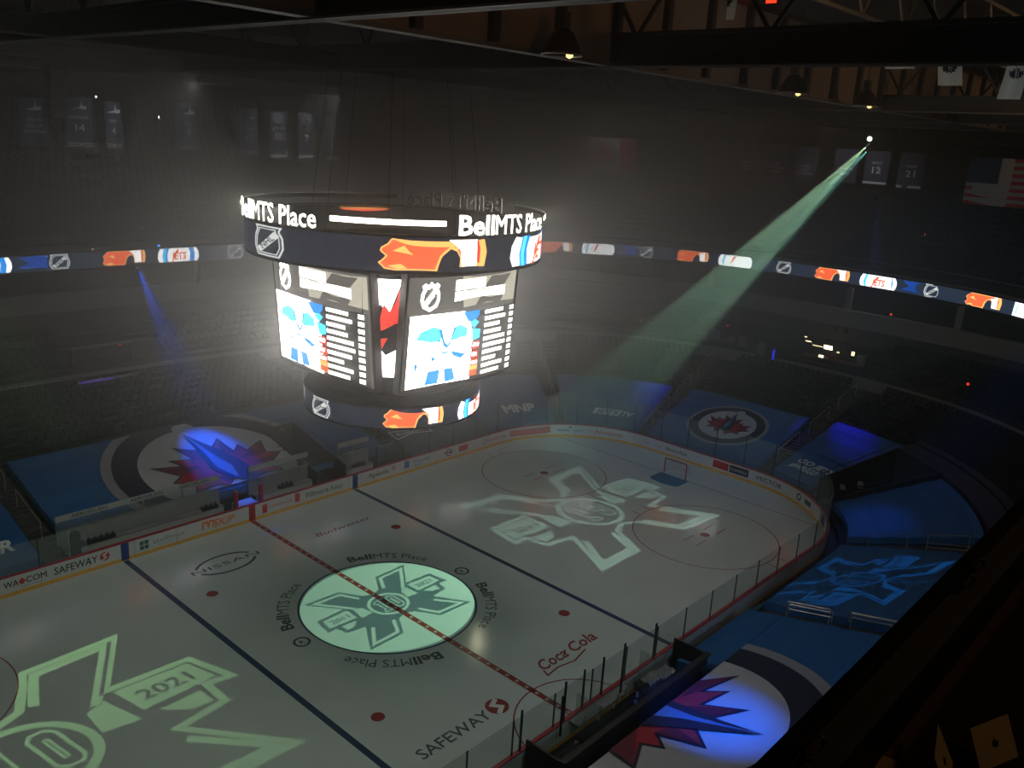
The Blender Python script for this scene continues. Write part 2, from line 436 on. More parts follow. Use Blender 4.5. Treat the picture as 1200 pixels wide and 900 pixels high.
# ================================================================== SETTING
MB().box((0, 0, -0.31), (170, 130, 0.5)).build('floor', CONC)['kind'] = 'structure'
RX, RY, RR = 30.48, 12.95, 8.53
RPER = 4*(RX-RR)+4*(RY-RR)+2*PI*RR
ice = MB()
loop = [rr(RX, RY, RR, RPER*k/160) for k in range(160)]
ice.add([(p[0], p[1], 0) for p in loop]+[(p[0], p[1], -0.05) for p in loop], [tuple(range(159, -1, -1))]+[(k, (k+1) % 160, 160+(k+1) % 160, 160+k) for k in range(160)])
ice = ice.build('floor_ice', ICE); ice['kind'] = 'structure'; ice['label'] = 'grey-white rink ice with painted lines and sponsor lettering'
def icemap(u, v, l): return (u, v, 0.004+l)
def onice(name, layers, **k): return decal(name, layers, icemap, ice, dz=0.003, **k)
def clipy(x):  # half width of rink at x
    ax = abs(x)-(RX-RR)
    return RY if ax <= 0 else RY-RR+math.sqrt(max(0, RR*RR-ax*ax))
for x in (-7.77, 7.77): onice('blue_line', [([rect(x-0.15, -RY+.02, x+0.15, RY-.02)], P_BLUE)])
onice('center_line', [([rect(-0.15, -RY+.02, 0.15, RY-.02)], P_RED),
      ([rect(-0.08, -RY+0.3+0.6*k, 0.08, -RY+0.46+0.6*k) for k in range(42)], pm('ice_paint_pale', (0.45, 0.42, 0.40), 0.25))])
for x in (-27.1, 27.1): onice('goal_line', [([rect(x-0.03, -clipy(x), x+0.03, clipy(x))], P_RED)])
onice('center_circle', [(ring(circ(4.57, 72), 0.10), P_BLUE)])
onice('center_dot', [([circ(0.15, 16)], P_BLUE)])
onice('referee_crease', [([stroke([(3.05*math.cos(a), -RY+.02+3.05*math.sin(a)) for a in [PI*k/28 for k in range(29)]], 0.07)], P_RED)])
for x in (-6.1, 6.1):
    for y in (-6.71, 6.71): onice('faceoff_dot', [([circ(0.3, 18, x, y)], P_RED)])
for x in (-20.1, 20.1):
    for y in (-6.71, 6.71):
        onice('faceoff_circle', [(ring(circ(4.57, 64, x, y), 0.06)+[circ(0.3, 18, x, y)]+[rect(x+a*0.6-0.03+(0.0), y+b*4.57, x+a*0.6+0.03, y+b*5.2) for a in (-1, 1) for b in (-1, 1)]
               + [rect(x+a*0.6, y+b*0.45-.03, x+a*1.8, y+b*0.45+.03) for a in (-1, 1) for b in (-1, 1)], P_RED)])
for sgn in (-1, 1):
    onice('goal_crease', [([[(sgn*(27.1-xx), yy) for xx, yy in [(0, -1.22), (1.37, -1.22)]+[(1.37+0.46*math.cos(a), 1.22*math.sin(a)) for a in [-PI/2+PI*k/12 for k in range(1, 12)]]+[(1.37, 1.22), (0, 1.22)]]], P_CREASE)])
# sponsor words on the ice
onice('lettering', [(ring(circ(1.75, 40, -3.9, 9.2, 1.05), 0.16), P_BLACK), ([rect(-6.1, 8.92, -1.7, 9.5)], ICE), (text('NISSAN', 0.42, 0.0, 0, cx=-3.9, y=9.0, w=4.0), P_BLACK)])
onice('lettering', [(text('Budweiser', 0.5, 0.0, 0.35, cx=3.7, y=8.6, w=4.0), P_RED)])
coke = text('Coca', 0.72, 0.02, 0.3, x=1.45, y=-9.3, w=1.9)+text('Cola', 0.72, 0.02, 0.3, x=3.65, y=-9.3, w=1.9)
onice('lettering', [(coke, P_RED), ([stroke([(3.35, -9.0), (3.55, -8.85)], .1)], P_RED), ([stroke([(1.5, -9.25), (1.35, -9.65), (2.2, -9.55), (3.2, -9.75), (4.3, -9.5)], 0.09)], P_RED)])
onice('lettering', [(text('SAFEWAY', 0.62, 0.012, 0, x=-6.45, y=-9.95, w=3.9), P_BLACK)])
def sway(cx, cy_, r):
    a = circ(r, 28, cx, cy_)
    return [a, stroke([(cx+r*.55, cy_+r*.75), (cx-r*.25, cy_+r*.35), (cx+r*.25, cy_-r*.3), (cx-r*.55, cy_-r*.78)], r*0.42)]
onice('emblem', [([circ(0.52, 28, -1.95, -9.6)], P_RED), ([sway(-1.95, -9.6, 0.52)[1]], P_WHITE)])
def arcword(a_mid, span, r, h):
    lo = text('Bell', h, 0.03, x=0, w=span*r*0.30)+text('MTS Place', h, 0.0, x=span*r*0.32, w=span*r*0.68)
    out = []
    for l in lo:
        out.append([((r+y)*math.cos(a_mid+span/2-x/r), (r+y)*math.sin(a_mid+span/2-x/r)) for x, y in l])
    return out
for am in (141, 51, -43, -127): onice('lettering', [(arcword(math.radians(am), math.radians(50), 5.0, 0.62), P_BLACK)])
for x in (-5.25, 5.25): onice('lettering', [([circ(.42, 24, x, 0), circ(.3, 24, x, 0)]+text('R', .3, .02, cx=x, y=-.15), P_BLACK)])

# terraces of the lower bowl (stepped concrete under the covers), with two openings for tunnels
TUN = [(5.6, 7.9, 0.0, 0.36), (49.7, 52.3, 0.08, 0.50)]
NROW = 21
svals = sorted(set([BPER*k/150 for k in range(151)]+[a for t in TUN for a in t[:2]]))
mb = MB()
for i in range(len(svals)-1):
    s0, s1 = svals[i], svals[i+1]
    if 88 < s0 < 150: continue
    for r in range(NROW):
        t0, t1 = r/NROW, (r+1)/NROW
        if any(a-.01 <= s0 and s1 <= b+.01 and t1 > c+.001 and t0 < d-.001 for a, b, c, d in TUN): continue
        A, B, C_, D_ = bowl(s0, t0), bowl(s1, t0), bowl(s1, t1), bowl(s0, t1)
        zl = A[2]-0.62; zh = D_[2]-0.62
        mb.add([(A[0], A[1], zl-.1), (B[0], B[1], zl-.1), (B[0], B[1], zh-.1), (A[0], A[1], zh-.1), (C_[0], C_[1], zh-.1), (D_[0], D_[1], zh-.1)], [(0, 1, 2, 3), (3, 2, 4, 5)])
mb.build('floor_lower_terrace', TERR)['kind'] = 'structure'
SS = [v for v in svals if v <= 90]+[v-BPER for v in svals if v >= 148]
SS = sorted(set(SS))
# concourse wall above the lower bowl
cw = MB()
cw.grid([[(*bowl(s, 1.0)[:2], z) for s in SS] for z in (4.0, 5.35)]); cw.build('wall_concourse', CONC_L)['kind'] = 'structure'
TH = [PI/2+0.9-2*PI*k/240 for k in range(0, 150)]
def structure(name, rows, mat):
    m = MB(); m.grid(rows); o = m.build(name, mat); o['kind'] = 'structure'; return o
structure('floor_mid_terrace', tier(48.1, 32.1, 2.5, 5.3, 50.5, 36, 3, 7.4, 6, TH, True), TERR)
structure('wall_mid_back', [[(*se(50.6, 36.1, 3, th), z) for th in TH] for z in (7.0, 11.2)], DECK)
structure('wall_suite_fascia', [[(*se(47*k, 34*k, 3.5, th), z) for th in TH] for k, z in ((1.0, 9.55), (1.0, 10.95), (1.012, 10.95), (1.012, 9.55), (1.07, 9.55))], CONC_L)
structure('floor_suites', [[(*se(a, b, 3.2, th), 9.9) for th in TH] for a, b in ((47.3, 34.2), (56, 41))], CONC)
structure('wall_suite_back', [[(*se(55, 40, 3, th), z) for th in TH] for z in (9.9, 13.6)], DECK)
structure('ceiling_suites', [[(*se(a, b, n, th), z) for th in TH] for a, b, n, z in ((49.1, 32.1, 2.5, 12.8), (56, 41, 3, 12.8))], DECK)
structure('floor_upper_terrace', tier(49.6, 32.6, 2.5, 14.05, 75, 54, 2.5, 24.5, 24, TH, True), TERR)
structure('wall_outer', [[(*se(75.2, 54.2, 2.5, th), z) for th in TH] for z in (24, 32)], DECK)
structure('trim_deck_edge', [[(*se(49.2+k, 32.2+k, 2.5, th), z) for th in TH] for k, z in ((-.12, 14.06), (-.12, 14.18), (.4, 14.18), (.4, 14.06))], STEEL_L)
MB().box((0, 0, 32.1), (170, 130, 0.2)).build('ceiling', DECK)['kind'] = 'structure'

# haze that fills the whole hall
hz = MB().box((0, 0, 0), (156, 118, 31.8)).build('haze', []); hz.location = (0, 5, 15.5)
hm = bpy.data.materials.new('haze'); hm.use_nodes = True; nt = hm.node_tree
nt.nodes.remove(nt.nodes['Principled BSDF'])
vs_ = nt.nodes.new('ShaderNodeVolumeScatter'); vs_.inputs['Color'].default_value = (0.98, 0.95, 0.92, 1)
vs_.inputs['Density'].default_value = 0.0060; vs_.inputs['Anisotropy'].default_value = 0.35
# real theatrical haze hangs uneven: thickest in the middle of the hall around the scoreboard, thin at the edges
gt = nt.nodes.new('ShaderNodeTexCoord'); mp = nt.nodes.new('ShaderNodeMapping'); mp.vector_type = 'POINT'
mp.inputs['Location'].default_value = (-11/44, -5/34, -4.5/18); mp.inputs['Scale'].default_value = (1/44, 1/34, 1/18)
nt.links.new(gt.outputs['Object'], mp.inputs['Vector'])
ln = nt.nodes.new('ShaderNodeVectorMath'); ln.operation = 'LENGTH'; nt.links.new(mp.outputs[0], ln.inputs[0])
fr = nt.nodes.new('ShaderNodeMapRange'); fr.interpolation_type = 'SMOOTHSTEP'
fr.inputs['From Min'].default_value = 1.0; fr.inputs['From Max'].default_value = 0.05
fr.inputs['To Min'].default_value = 0.0009; fr.inputs['To Max'].default_value = 0.054
nt.links.new(ln.outputs['Value'], fr.inputs['Value'])
wn = nt.nodes.new('ShaderNodeTexNoise'); wn.inputs['Scale'].default_value = 0.10; wn.inputs['Detail'].default_value = 2
nt.links.new(gt.outputs['Object'], wn.inputs['Vector'])
wr = nt.nodes.new('ShaderNodeMapRange'); wr.inputs['From Min'].default_value = 0.3; wr.inputs['From Max'].default_value = 0.7
wr.inputs['To Min'].default_value = 0.65; wr.inputs['To Max'].default_value = 1.35
nt.links.new(wn.outputs['Fac'], wr.inputs['Value'])
mu = nt.nodes.new('ShaderNodeMath'); mu.operation = 'MULTIPLY'
nt.links.new(fr.outputs[0], mu.inputs[0]); nt.links.new(wr.outputs[0], mu.inputs[1]); nt.links.new(mu.outputs[0], vs_.inputs['Density'])
nt.links.new(vs_.outputs[0], nt.nodes['Material Output'].inputs['Volume'])
hz.data.materials.append(hm)
tag(hz, 'thin grey theatrical haze hanging through the whole arena', 'haze', kind='stuff')

# ================================================================== SEATS (dark rows nobody could count)
def seats(name, pts, label, cat='seats'):
    base = []
    for c, d in (((0, 0.06, 0.42), (0.46, 0.42, 0.07)), ((0, 0.28, 0.62), (0.46, 0.06, 0.44))):
        x, y, z = c; a, b, h = d[0]/2, d[1]/2, d[2]/2
        base += [(x+i*a, y+j*b, z+k*h) for k in (-1, 1) for j in (-1, 1) for i in (-1, 1)]
    Bs = np.array(base); P = np.array(pts)   # x, y, z, nx, ny (pointing away from the ice)
    nx, ny = P[:, 3:4], P[:, 4:5]
    X = P[:, 0:1]+Bs[:, 0]*ny+Bs[:, 1]*nx; Y = P[:, 1:2]-Bs[:, 0]*nx+Bs[:, 1]*ny; Z = P[:, 2:3]+Bs[:, 2]+0*X
    V = np.stack([X, Y, Z], -1).reshape(-1, 3)
    q = [(0, 2, 3, 1), (4, 5, 7, 6), (0, 1, 5, 4), (2, 6, 7, 3), (0, 4, 6, 2), (1, 3, 7, 5)]
    fb = np.array(q+[tuple(i+8 for i in f) for f in q])
    Fc = (fb[None]+16*np.arange(len(P))[:, None, None]).reshape(-1, 4)
    me = bpy.data.meshes.new(name); me.from_pydata(V.tolist(), [], Fc.tolist()); me.update()
    o = link(name, me, None, [SEAT]); return tag(o, label, cat, kind='stuff')
pts = []
for r in range(12, NROW):
    s = -14.0
    while s < 60:
        t = (r+0.4)/NROW; a = bowl(s, t); q = rr(BX, BY, BR, s)
        D = BC[round(s % BPER, 3)][4]
        if min(abs(s-x) for x in (-10.6, 13, 28.4, 35.2, 45.8, 58.5)) > 0.75 and not (49.5 < s < 52.5 and t < .52): pts.append((a[0], a[1], 0.95+4.05*(r+1)/NROW-0.72, q[2], q[3]))
        rad = BR if abs(q[2]*q[3]) > 1e-6 else 1e9
        s += 0.56/(1+D*t/rad)
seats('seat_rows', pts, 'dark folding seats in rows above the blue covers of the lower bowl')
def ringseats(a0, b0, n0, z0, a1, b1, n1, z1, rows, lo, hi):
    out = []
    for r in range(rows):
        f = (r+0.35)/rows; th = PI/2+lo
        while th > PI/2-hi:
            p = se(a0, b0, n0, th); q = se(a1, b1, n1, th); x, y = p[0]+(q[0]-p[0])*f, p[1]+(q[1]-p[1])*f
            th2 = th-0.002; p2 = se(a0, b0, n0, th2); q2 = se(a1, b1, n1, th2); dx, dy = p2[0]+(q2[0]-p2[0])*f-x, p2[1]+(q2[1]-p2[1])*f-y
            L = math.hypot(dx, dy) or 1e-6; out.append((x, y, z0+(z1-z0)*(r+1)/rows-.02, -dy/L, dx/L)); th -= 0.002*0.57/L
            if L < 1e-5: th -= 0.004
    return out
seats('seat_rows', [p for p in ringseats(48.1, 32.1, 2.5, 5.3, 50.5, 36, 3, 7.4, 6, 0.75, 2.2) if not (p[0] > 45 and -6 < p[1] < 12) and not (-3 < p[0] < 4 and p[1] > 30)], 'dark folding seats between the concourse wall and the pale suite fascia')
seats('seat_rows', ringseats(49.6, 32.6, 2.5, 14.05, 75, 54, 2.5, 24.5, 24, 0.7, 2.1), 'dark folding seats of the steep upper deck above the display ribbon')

# ================================================================== RINK BOARDS
boards = empty('dasher_boards', (0, 0, 0), label='white dasher boards with advertising, yellow kick strip and glass around the ice', cat='rink boards')
def bpt(s, off, z): q = rr(RX, RY, RR, s); return (q[0]+q[2]*off, q[1]+q[3]*off, z)
NP = 66
bs = [RPER*k/NP for k in range(NP+1)]
def prism(mb, s0, s1, o0, o1, z0, z1, mi=0, n=4):
    ss_ = [s0+(s1-s0)*k/n for k in range(n+1)]
    rows = [[bpt(s, o, z) for s in ss_] for o, z in ((o0, z0), (o1, z0), (o1, z1), (o0, z1), (o0, z0))]
    mb.grid(rows, mi)
    for s in (s0, s1): mb.add([bpt(s, o0, z0), bpt(s, o1, z0), bpt(s, o1, z1), bpt(s, o0, z1)], [(0, 1, 2, 3)], mi)
BENCH = lambda x, y: (y > 12 and -10.6 < x < 10.8)
PEN = lambda x, y: (y < -12 and -5.6 < x < 6.0)
for k in range(NP):
    m = MB(); prism(m, bs[k]+.01, bs[k+1]-.01, 0.0, 0.12, 0.2, 1.04); m.build('board_panel', B_WHITE, boards)
    m = MB(); prism(m, bs[k]+.005, bs[k+1]-.005, -0.015, 0.12, 0.0, 0.2); m.build('kickplate', B_YELL, boards)
    m = MB(); prism(m, bs[k], bs[k+1], -0.02, 0.16, 1.04, 1.10); m.build('cap_rail', B_RED, boards)
    mid = bpt((bs[k]+bs[k+1])/2, 0, 0)
    if BENCH(mid[0], mid[1]): continue
    end = abs(mid[0]) > 22; h = 2.4 if end else 1.55
    m = MB(); prism(m, bs[k]+.03, bs[k+1]-.03, 0.055, 0.07, 1.10, 1.10+h); m.build('glass_pane', GLASS, boards)
    p = bpt(bs[k], .06, 1.1)
    m = MB(); m.box((p[0], p[1], 1.1+h/2), (.05, .05, h)); m.build('glass_post', STEEL, boards)
for x in (0.7, 1.4, 2.2, -1.8, -2.6, -0.6, 4.6, -4.4):
    m = MB(); m.box((x, -RY-0.09-(.5 if x in (1.4, -2.6) else 0), 1.1+0.9), (.07, .07, 1.8)); m.build('glass_post', STEEL, boards)
for x, mat in ((-7.77, B_BLUE), (7.77, B_BLUE), (0, B_RED)):
    for y, sg in ((RY, -1), (-RY, 1)):
        m = MB(); m.box((x, y+sg*0.008, 0.55), (.42, .03, 1.0)); m.build('line_marker', mat, boards)
def bmap(s0):  # u along the boards to the right as seen from the ice
    return lambda u, v, l: bpt(s0+u, -0.006-l, v)
def ad(s0, layers, name='lettering'): return decal(name, layers, bmap(s0), boards, grid=None, dz=0.004)
ad(-12.95, [(text('WA', .34, .015, cx=-.5, y=.48, w=.7)+text('COM', .34, .015, cx=.68, y=.48, w=.98), INK), ([[(0, .45), (.18, .64), (0, .85), (-.18, .64)]], INK_RED), (text('wireless and mobile', .1, 0, cx=.5, y=.3), INK_GREY)])
ad(-10.3, [(text('SAFEWAY', .42, .012, cx=-.02, y=.42, w=2.2), INK), ([circ(.26, 24, 1.45, .63)], INK_RED), ([sway(1.45, .63, .26)[1]], B_WHITE)])
ad(-5.6, [([rect(-1.35+.27*i, .34+.28*j, -1.12+.27*i, .57+.28*j) for i in (0, 1) for j in (0, 1)], INK_GREEN), (text('staffmax', .3, 0, cx=.35, y=.5, w=1.9), INK_GREY), (text('staffing and recruiting', .1, 0, cx=.3, y=.33), INK_GREY)])
ad(-2.25, [(text('SKIP', .5, .02, .2, cx=.35, y=.38, w=1.35)+[stroke([(-1.0, .4), (-.95, .8), (-.7, .85), (-.6, .55), (-.5, .85), (-.28, .8), (-.3, .4)], .13)], INK_ORANGE)])
ad(1.9, [([rect(-1.2, .3, -.85, .85), rect(1.15, .38, 1.5, .95)], INK_RED), (text('CANADA LIFE', .2, 0, cx=.1, y=.52, w=1.7), INK_RED)])
ad(5.3, [(text('Fillmore', .38, .006, cx=-.55, y=.44, w=1.75), INK), (text('Riley', .38, 0, cx=.95, y=.44, w=.95), INK_GREEN)])
ad(9.8, [(text('Payworks', .34, .012, .15, cx=0, y=.46, w=1.75), INK), ([circ(.16, 16, 1.3, .7), circ(.09, 16, 1.3, .7)], INK_RED)])
ad(13.3, [([[(-1.2, .4), (-.75, .4), (-.75, .85), (-1.0, .95), (-1.2, .85)]], INK_BLUE), (text('Princess', .22, .01, .2, cx=.4, y=.6, w=1.5), INK_BLUE), (text('Auto', .2, .01, .2, cx=.1, y=.32, w=.8), INK_BLUE)])
ad(16.4, [([circ(.3, 24, 0, .62), circ(.22, 24, 0, .62)], INK), ([rect(-.4, .57, .4, .67)], INK)])
ad(17.9, [([rect(-.45, .42, .5, .85)], INK_RED), ([circ(.25, 20, 2.3, .62), circ(.18, 20, 2.3, .62)], INK_GREY)])
ad(21.5, [(text('TIM HORTONS', .22, .01, .1, cx=0, y=.5, w=2.2), INK_RED)])
ad(24.9, [([rect(-1.9, .38, 1.9, .92)], pm('board_pink', (.62, .16, .15), .4)), (text('TICKETS  TICKETS', .26, .01, cx=0, y=.52, w=3.3), B_WHITE)])
ad(28.4, [(text('molson', .2, .015, cx=-.5, y=.5, w=.9), INK), (text('coors', .16, 0, cx=.7, y=.5, w=.7), INK), ([circ(.09, 12, .05, .85)], INK)])
ad(31.4, [(text('Tim', .2, 0, .3, cx=-1.2, y=.5), INK_RED), (text('Hortons', .42, .006, .35, cx=.2, y=.42, w=2.2), INK_RED)])
ad(34.9, [(text('canada', .2, 0, cx=0, y=.5), INK_GREY), (text('toyota', .2, 0, cx=1.1, y=.48), INK_GREY)])
ad(37.7, [(text('Boston Pizza', .26, .01, .2, cx=0, y=.48, w=1.9), INK)])
ad(41.6, [([rect(-.65, .35, .65, .92)], INK_RED), ([rect(.75, .35, 2.3, .92)], INK), (text('EXPRESS', .2, .01, cx=1.5, y=.52, w=1.3), B_WHITE)])
ad(45.6, [(text('VECTOR', .32, .008, cx=0, y=.45, w=2.3), INK)])
ad(49.0, [([circ(.25, 18, -.5, .62), circ(.15, 18, -.5, .62)], INK), ([rect(.2, .45, 1.0, .8)], INK_GREEN)])
ad(52.4, [([rect(-.5, .3, .5, .95)], INK), (text('S', .4, .02, cx=0, y=.42), B_WHITE)])

# ================================================================== HOCKEY GOALS
for sg, lab in ((1, 'red-framed hockey goal with white net beside the blue crease at the far end'),):
    g = empty('hockey_goal', (27.1, 0, 0), label=lab, cat='goal')
    m = MB()
    for y in (-.92, .92): m.tube((0, y, 0), (0, y, 1.22), .045, 8)
    m.tube((0, -.92, 1.22), (0, .92, 1.22), .045, 8); m.build('goal_frame', B_RED, g)
    for A_, B_ in (((1.0, -.7, .05), (1.0, .7, .05)), ((.5, -.8, 1.2), (.5, .8, 1.2)), ((0, .92, .05), (1.0, .7, .05)), ((.5, .8, 1.2), (0, .92, 1.2)), ((0, -.92, .05), (1.0, -.7, .05)), ((.5, -.8, 1.2), (0, -.92, 1.2))):
        MB().tube(A_, B_, .03, 6).build('frame_bar', P_WHITE, g)
    m = MB()
    def bk(y, t): return (1.0-.5*t, y*(.7+.1*t), .05+1.15*t)
    for i in range(17):
        y = -1+i/8; m.bar(bk(y, 0), bk(y, 1), .012, .012); m.bar((0, y*.92, 1.2), (.5, y*.8, 1.2), .012, .012)
    for j in range(10): m.bar(bk(-1, j/9), bk(1, j/9), .012, .012)
    for sgy in (-1, 1):
        for j in range(9): m.bar((0, sgy*.92, .1+.12*j), bk(sgy, j/9), .012, .012)
    m.build('net', F_WHITE, g)

# ================================================================== TEAM BENCHES (far side) and penalty box (near side)
def bench(x0, x1, label, door=None, txt=()):
    b = empty('team_bench', ((x0+x1)/2, 14.2, 0), label=label, cat='bench'); cx = 0; L = x1-x0
    MB().box((0, -.15, .3), (L, 1.85, .2)).build('bench_floor', BRUBBER, b)
    MB().box((0, .45, .78), (L-.2, .42, .08)).build('seat_plank', BPANEL, b)
    MB().box((0, .28, .55), (L-.2, .06, .38)).build('seat_riser', pm('bench_white', (.42, .40, .40), .5), b)
    n = max(2, round(L/2.4))
    for k in range(n):
        w_ = L/n; xx = -L/2+w_*(k+.5)
        MB().box((xx, .95, 1.15), (w_-.03, .08, 1.0)).build('back_panel', BPANEL, b)
        MB().box((xx, .95, 2.12), (w_-.03, .03, .86)).build('glass_pane', GLASS, b)
        MB().box((xx-w_/2, .95, 1.35), (.05, .1, 2.5)).build('post', RAIL, b)
    MB().box((0, .95, 1.68), (L, .14, .07)).build('ledge', RAIL, b)
    MB().box((0, .93, 2.42), (L, .05, .34)).build('header_strip', pm('bench_header', (.36, .35, .34), .5), b)
    for xx in (-L/2, L/2):
        MB().box((xx, .2, 1.2), (.05, 1.5, 2.1)).build('end_glass', GLASS, b)
    for t, xx in txt:
        decal('lettering', [(text(t, .2, .01, cx=xx, y=2.33, w=1.9), INK)], lambda u, v, l: (u, .895-l, v), b)
    return b
b1 = bench(-10.4, -0.9, 'long grey team bench left of the red line with dark end door', txt=(('AEROPLAN', -3.0), ('AEROPLAN', .2), ('AEROPLAN', 3.1)))
m = MB(); m.box((-4.2, -.1, 1.05), (.5, .12, 1.5)); m.tube((-4.2, -.16, 1.78), (-4.2, -.04, 1.78), .25, 14); m.build('padded_door', BDARK, b1)
bench(1.1, 5.5, 'short grey team bench between the red line and the dark tunnel', txt=())
bench(8.0, 10.6, 'small grey bench bay right of the dark tunnel beside the blue line')
for i, (x, lab) in enumerate(((-9.1, 'black water bottle crate at the end of the long bench'), (-8.1, 'long black equipment tray on the long team bench'), (-1.9, 'small black equipment tray near the red line end of the long bench'),
                              (3.4, 'black row of water bottles on the short team bench'), (9.3, 'black row of water bottles in the small bench bay'))):
    t = empty('equipment_tray', (x, 14.55, .82), label=lab, cat='tray')
    MB().box((0, 0, .10), (1.0, .3, .2)).build('tray', BDARK, t)
    for k in range(6): MB().tube((-.4+.16*k, 0, .1), (-.4+.16*k, 0, .36), .045, 8, r2=.03).build('bottle', BDARK if k % 2 else BPANEL, t)
for x in (-.75, .95):
    o = MB().box((x, 13.5, 1.25), (.16, .3, 1.5)).build('red_post', B_RED)
    tag(o, 'red padded post on the %s of the gate at the red line' % ('left' if x < 0 else 'right'), 'post')
o = MB().box((.1, 13.9, .62), (1.3, .9, .55)).build('gate_box', F_WHITE); tag(o, 'white box in the gap between the red padded posts', 'box')

pb = empty('penalty_box', (0.7, -14.1, 0), label='black-walled penalty box behind the near boards at the red line', cat='penalty box')
MB().box((0, -.1, .25), (10.0, 1.6, .12)).build('box_floor', BDARK, pb)
MB().box((0, -.95, 1.0), (10.2, .12, 1.55)).build('back_wall', BLACK, pb)
MB().box((0, -1.0, 1.82), (10.3, .26, .08)).build('back_cap', STEEL, pb)
for x in (-5.1, 5.1): MB().box((x, -.1, 1.0), (.08, 1.7, 1.6)).build('end_wall', BLACK, pb)
for x in (-2.2, 2.2): MB().box((x, -.1, 1.5), (.04, 1.6, 1.9)).build('glass_divider', GLASS, pb)
MB().box((0, -.62, .68), (9.8, .4, .07)).build('seat_plank', BPANEL, pb)
MB().box((-.4, .72, .98), (3.6, .5, .06)).build('scorer_table', BPANEL, pb)
random.seed(3)
for k in range(9):
    x = -1.7+.55*k; h = random.uniform(.12, .34)
    o = empty('clear_bottle', (x, -13.72+random.uniform(-.2, .2), 1.01 if -1.4 < x < 2 else .3), label='pale plastic bottle standing in the penalty box', cat='bottle', group='bottles in the penalty box')
    MB().tube((0, 0, 0), (0, 0, h), .07, 8).build('bottle_body', F_WHITE, o); MB().tube((0, 0, h), (0, 0, h+.07), .03, 8).build('bottle_cap', BDARK, o)
for k, (x, lab) in enumerate(((2.9, 'crumpled pale towel at the far end of the penalty box seat'), (4.0, 'folded pale towel against the end wall of the penalty box'))):
    m = MB(); rows = [[(i*.14, j*.12, .02+.12*abs(math.sin(i*1.7+j*2.1+k))) for i in range(8)] for j in range(6)]; m.grid(rows)
    o = m.build('towel', F_WHITE); o.location = (x, -14.1, .95 if k == 0 else .75); tag(o, lab, 'towel')

# ================================================================== SEAT COVERS
def cover(name, s0, s1, t0, t1, mat, label, lift=0.0, holes=(), step=0.6):
    m = MB(); n = max(2, int((s1-s0)/step)); nt_ = max(2, int((t1-t0)*30))
    S = sorted(set([s0+(s1-s0)*k/n for k in range(n+1)]+[h for q in holes for h in q[:2]]))
    T = sorted(set([t0+(t1-t0)*k/nt_ for k in range(nt_+1)]+[h for q in holes for h in q[2:]]))
    rows = []
    P = {}
    for i, s in enumerate(S):
        for j, t in enumerate(T):
            z = lift+0.035*math.sin(t*NROW*2*PI)*(1 if 0 < j < len(T)-1 else 0)
            P[i, j] = len(P)
            rows.append(bowl(s, t, z))
    fs = []
    for i in range(len(S)-1):
        for j in range(len(T)-1):
            a, b = (S[i]+S[i+1])/2, (T[j]+T[j+1])/2
            if any(h[0] < a < h[1] and h[2] < b < h[3] for h in holes): continue
            fs.append((P[i, j], P[i, j+1], P[i+1, j+1], P[i+1, j]))
    m.add(rows, fs)
    for tt, jj in ((t0, 0), (t1, len(T)-1)):  # skirts
        a = [rows[P[i, jj]] for i in range(len(S))]
        m.grid([a, [(p[0], p[1], p[2]-.45) for p in a]])
    for ii in (0, len(S)-1):
        a = [rows[P[ii, j]] for j in range(len(T))]
        m.grid([a, [(p[0], p[1], p[2]-.45) for p in a]])
    o = m.build(name, mat); tag(o, label, 'seat cover'); return o
def tmap(sc, tc, rot=0):
    D = BC.get(round(sc % BPER, 3)) or (bowl(sc, 0), BC[round(sc % BPER, 3)])[1]
    L = math.hypot(D[4], 4.05); q = rr(BX, BY, BR, sc)
    rad = BR if abs(q[2]*q[3]) > 1e-6 else 1e9; k = 1+D[4]*tc/rad; c, s_ = math.cos(rot), math.sin(rot)
    def f(u, v, l):
        u, v = c*u-s_*v, s_*u+c*v
        return bowl(sc+u/k, tc+v/L, 0.06+l)
    return f
JET = [(-.45, 4.3), (.5, 2.1), (1.1, .7), (1.5, -.9), (1.1, -2.7), (.2, -2.3), (.55, -.5), (.15, 1.2)]
JETW = [(-.42, 4.1), (-.25, 1.5), (-.4, -.3), (.1, -1.8), (.9, -2.6), (.55, -.5), (.15, 1.2)]
JETO = [(-.45, 4.35), (-.52, 2.4), (-.8, -.2), (-.3, -1.9), (.9, -2.9), (.1, -1.7), (-.42, -.3), (-.25, 1.5)]
LEAFL = [(-.45, 1.9), (-1.6, 2.7), (-1.1, 1.1), (-2.5, 1.45), (-2.0, .55), (-3.8, 1.1), (-2.7, -.3), (-3.4, -.8), (-2.3, -1.4), (-2.7, -2.3), (-1.4, -2.0), (-.6, -3.1), (0, -1.7), (-.3, -.3)]
LEAFR = [(.55, 1.95), (1.3, 2.7), (1.5, .8), (2.15, 1.5), (2.35, .7), (3.7, 1.35), (3.3, 0), (4.1, -.3), (2.8, -1.3), (3.1, -2.2), (2.0, -2.1), (1.2, -3.2), (.9, -2.4), (1.2, -.8)]
LFD = [[(-.45, 1.9), (-1.6, 2.7), (-.75, .6)], [(-1.1, .2), (-3.8, 1.1), (-2.7, -.3)], [(-.6, -3.1), (-.9, -1.2), (0, -1.7)]]
RFD = [[(1.3, 2.7), (.75, 1.2), (1.5, .8)], [(3.7, 1.35), (1.6, .1), (2.6, -.1), (3.3, 0)], [(1.2, -3.2), (1.5, -1.2), (2.0, -2.1)], [(4.1, -.3), (2.0, -.7), (2.8, -1.3)]]
WHITE_C = circ(4.95, 60)+[]
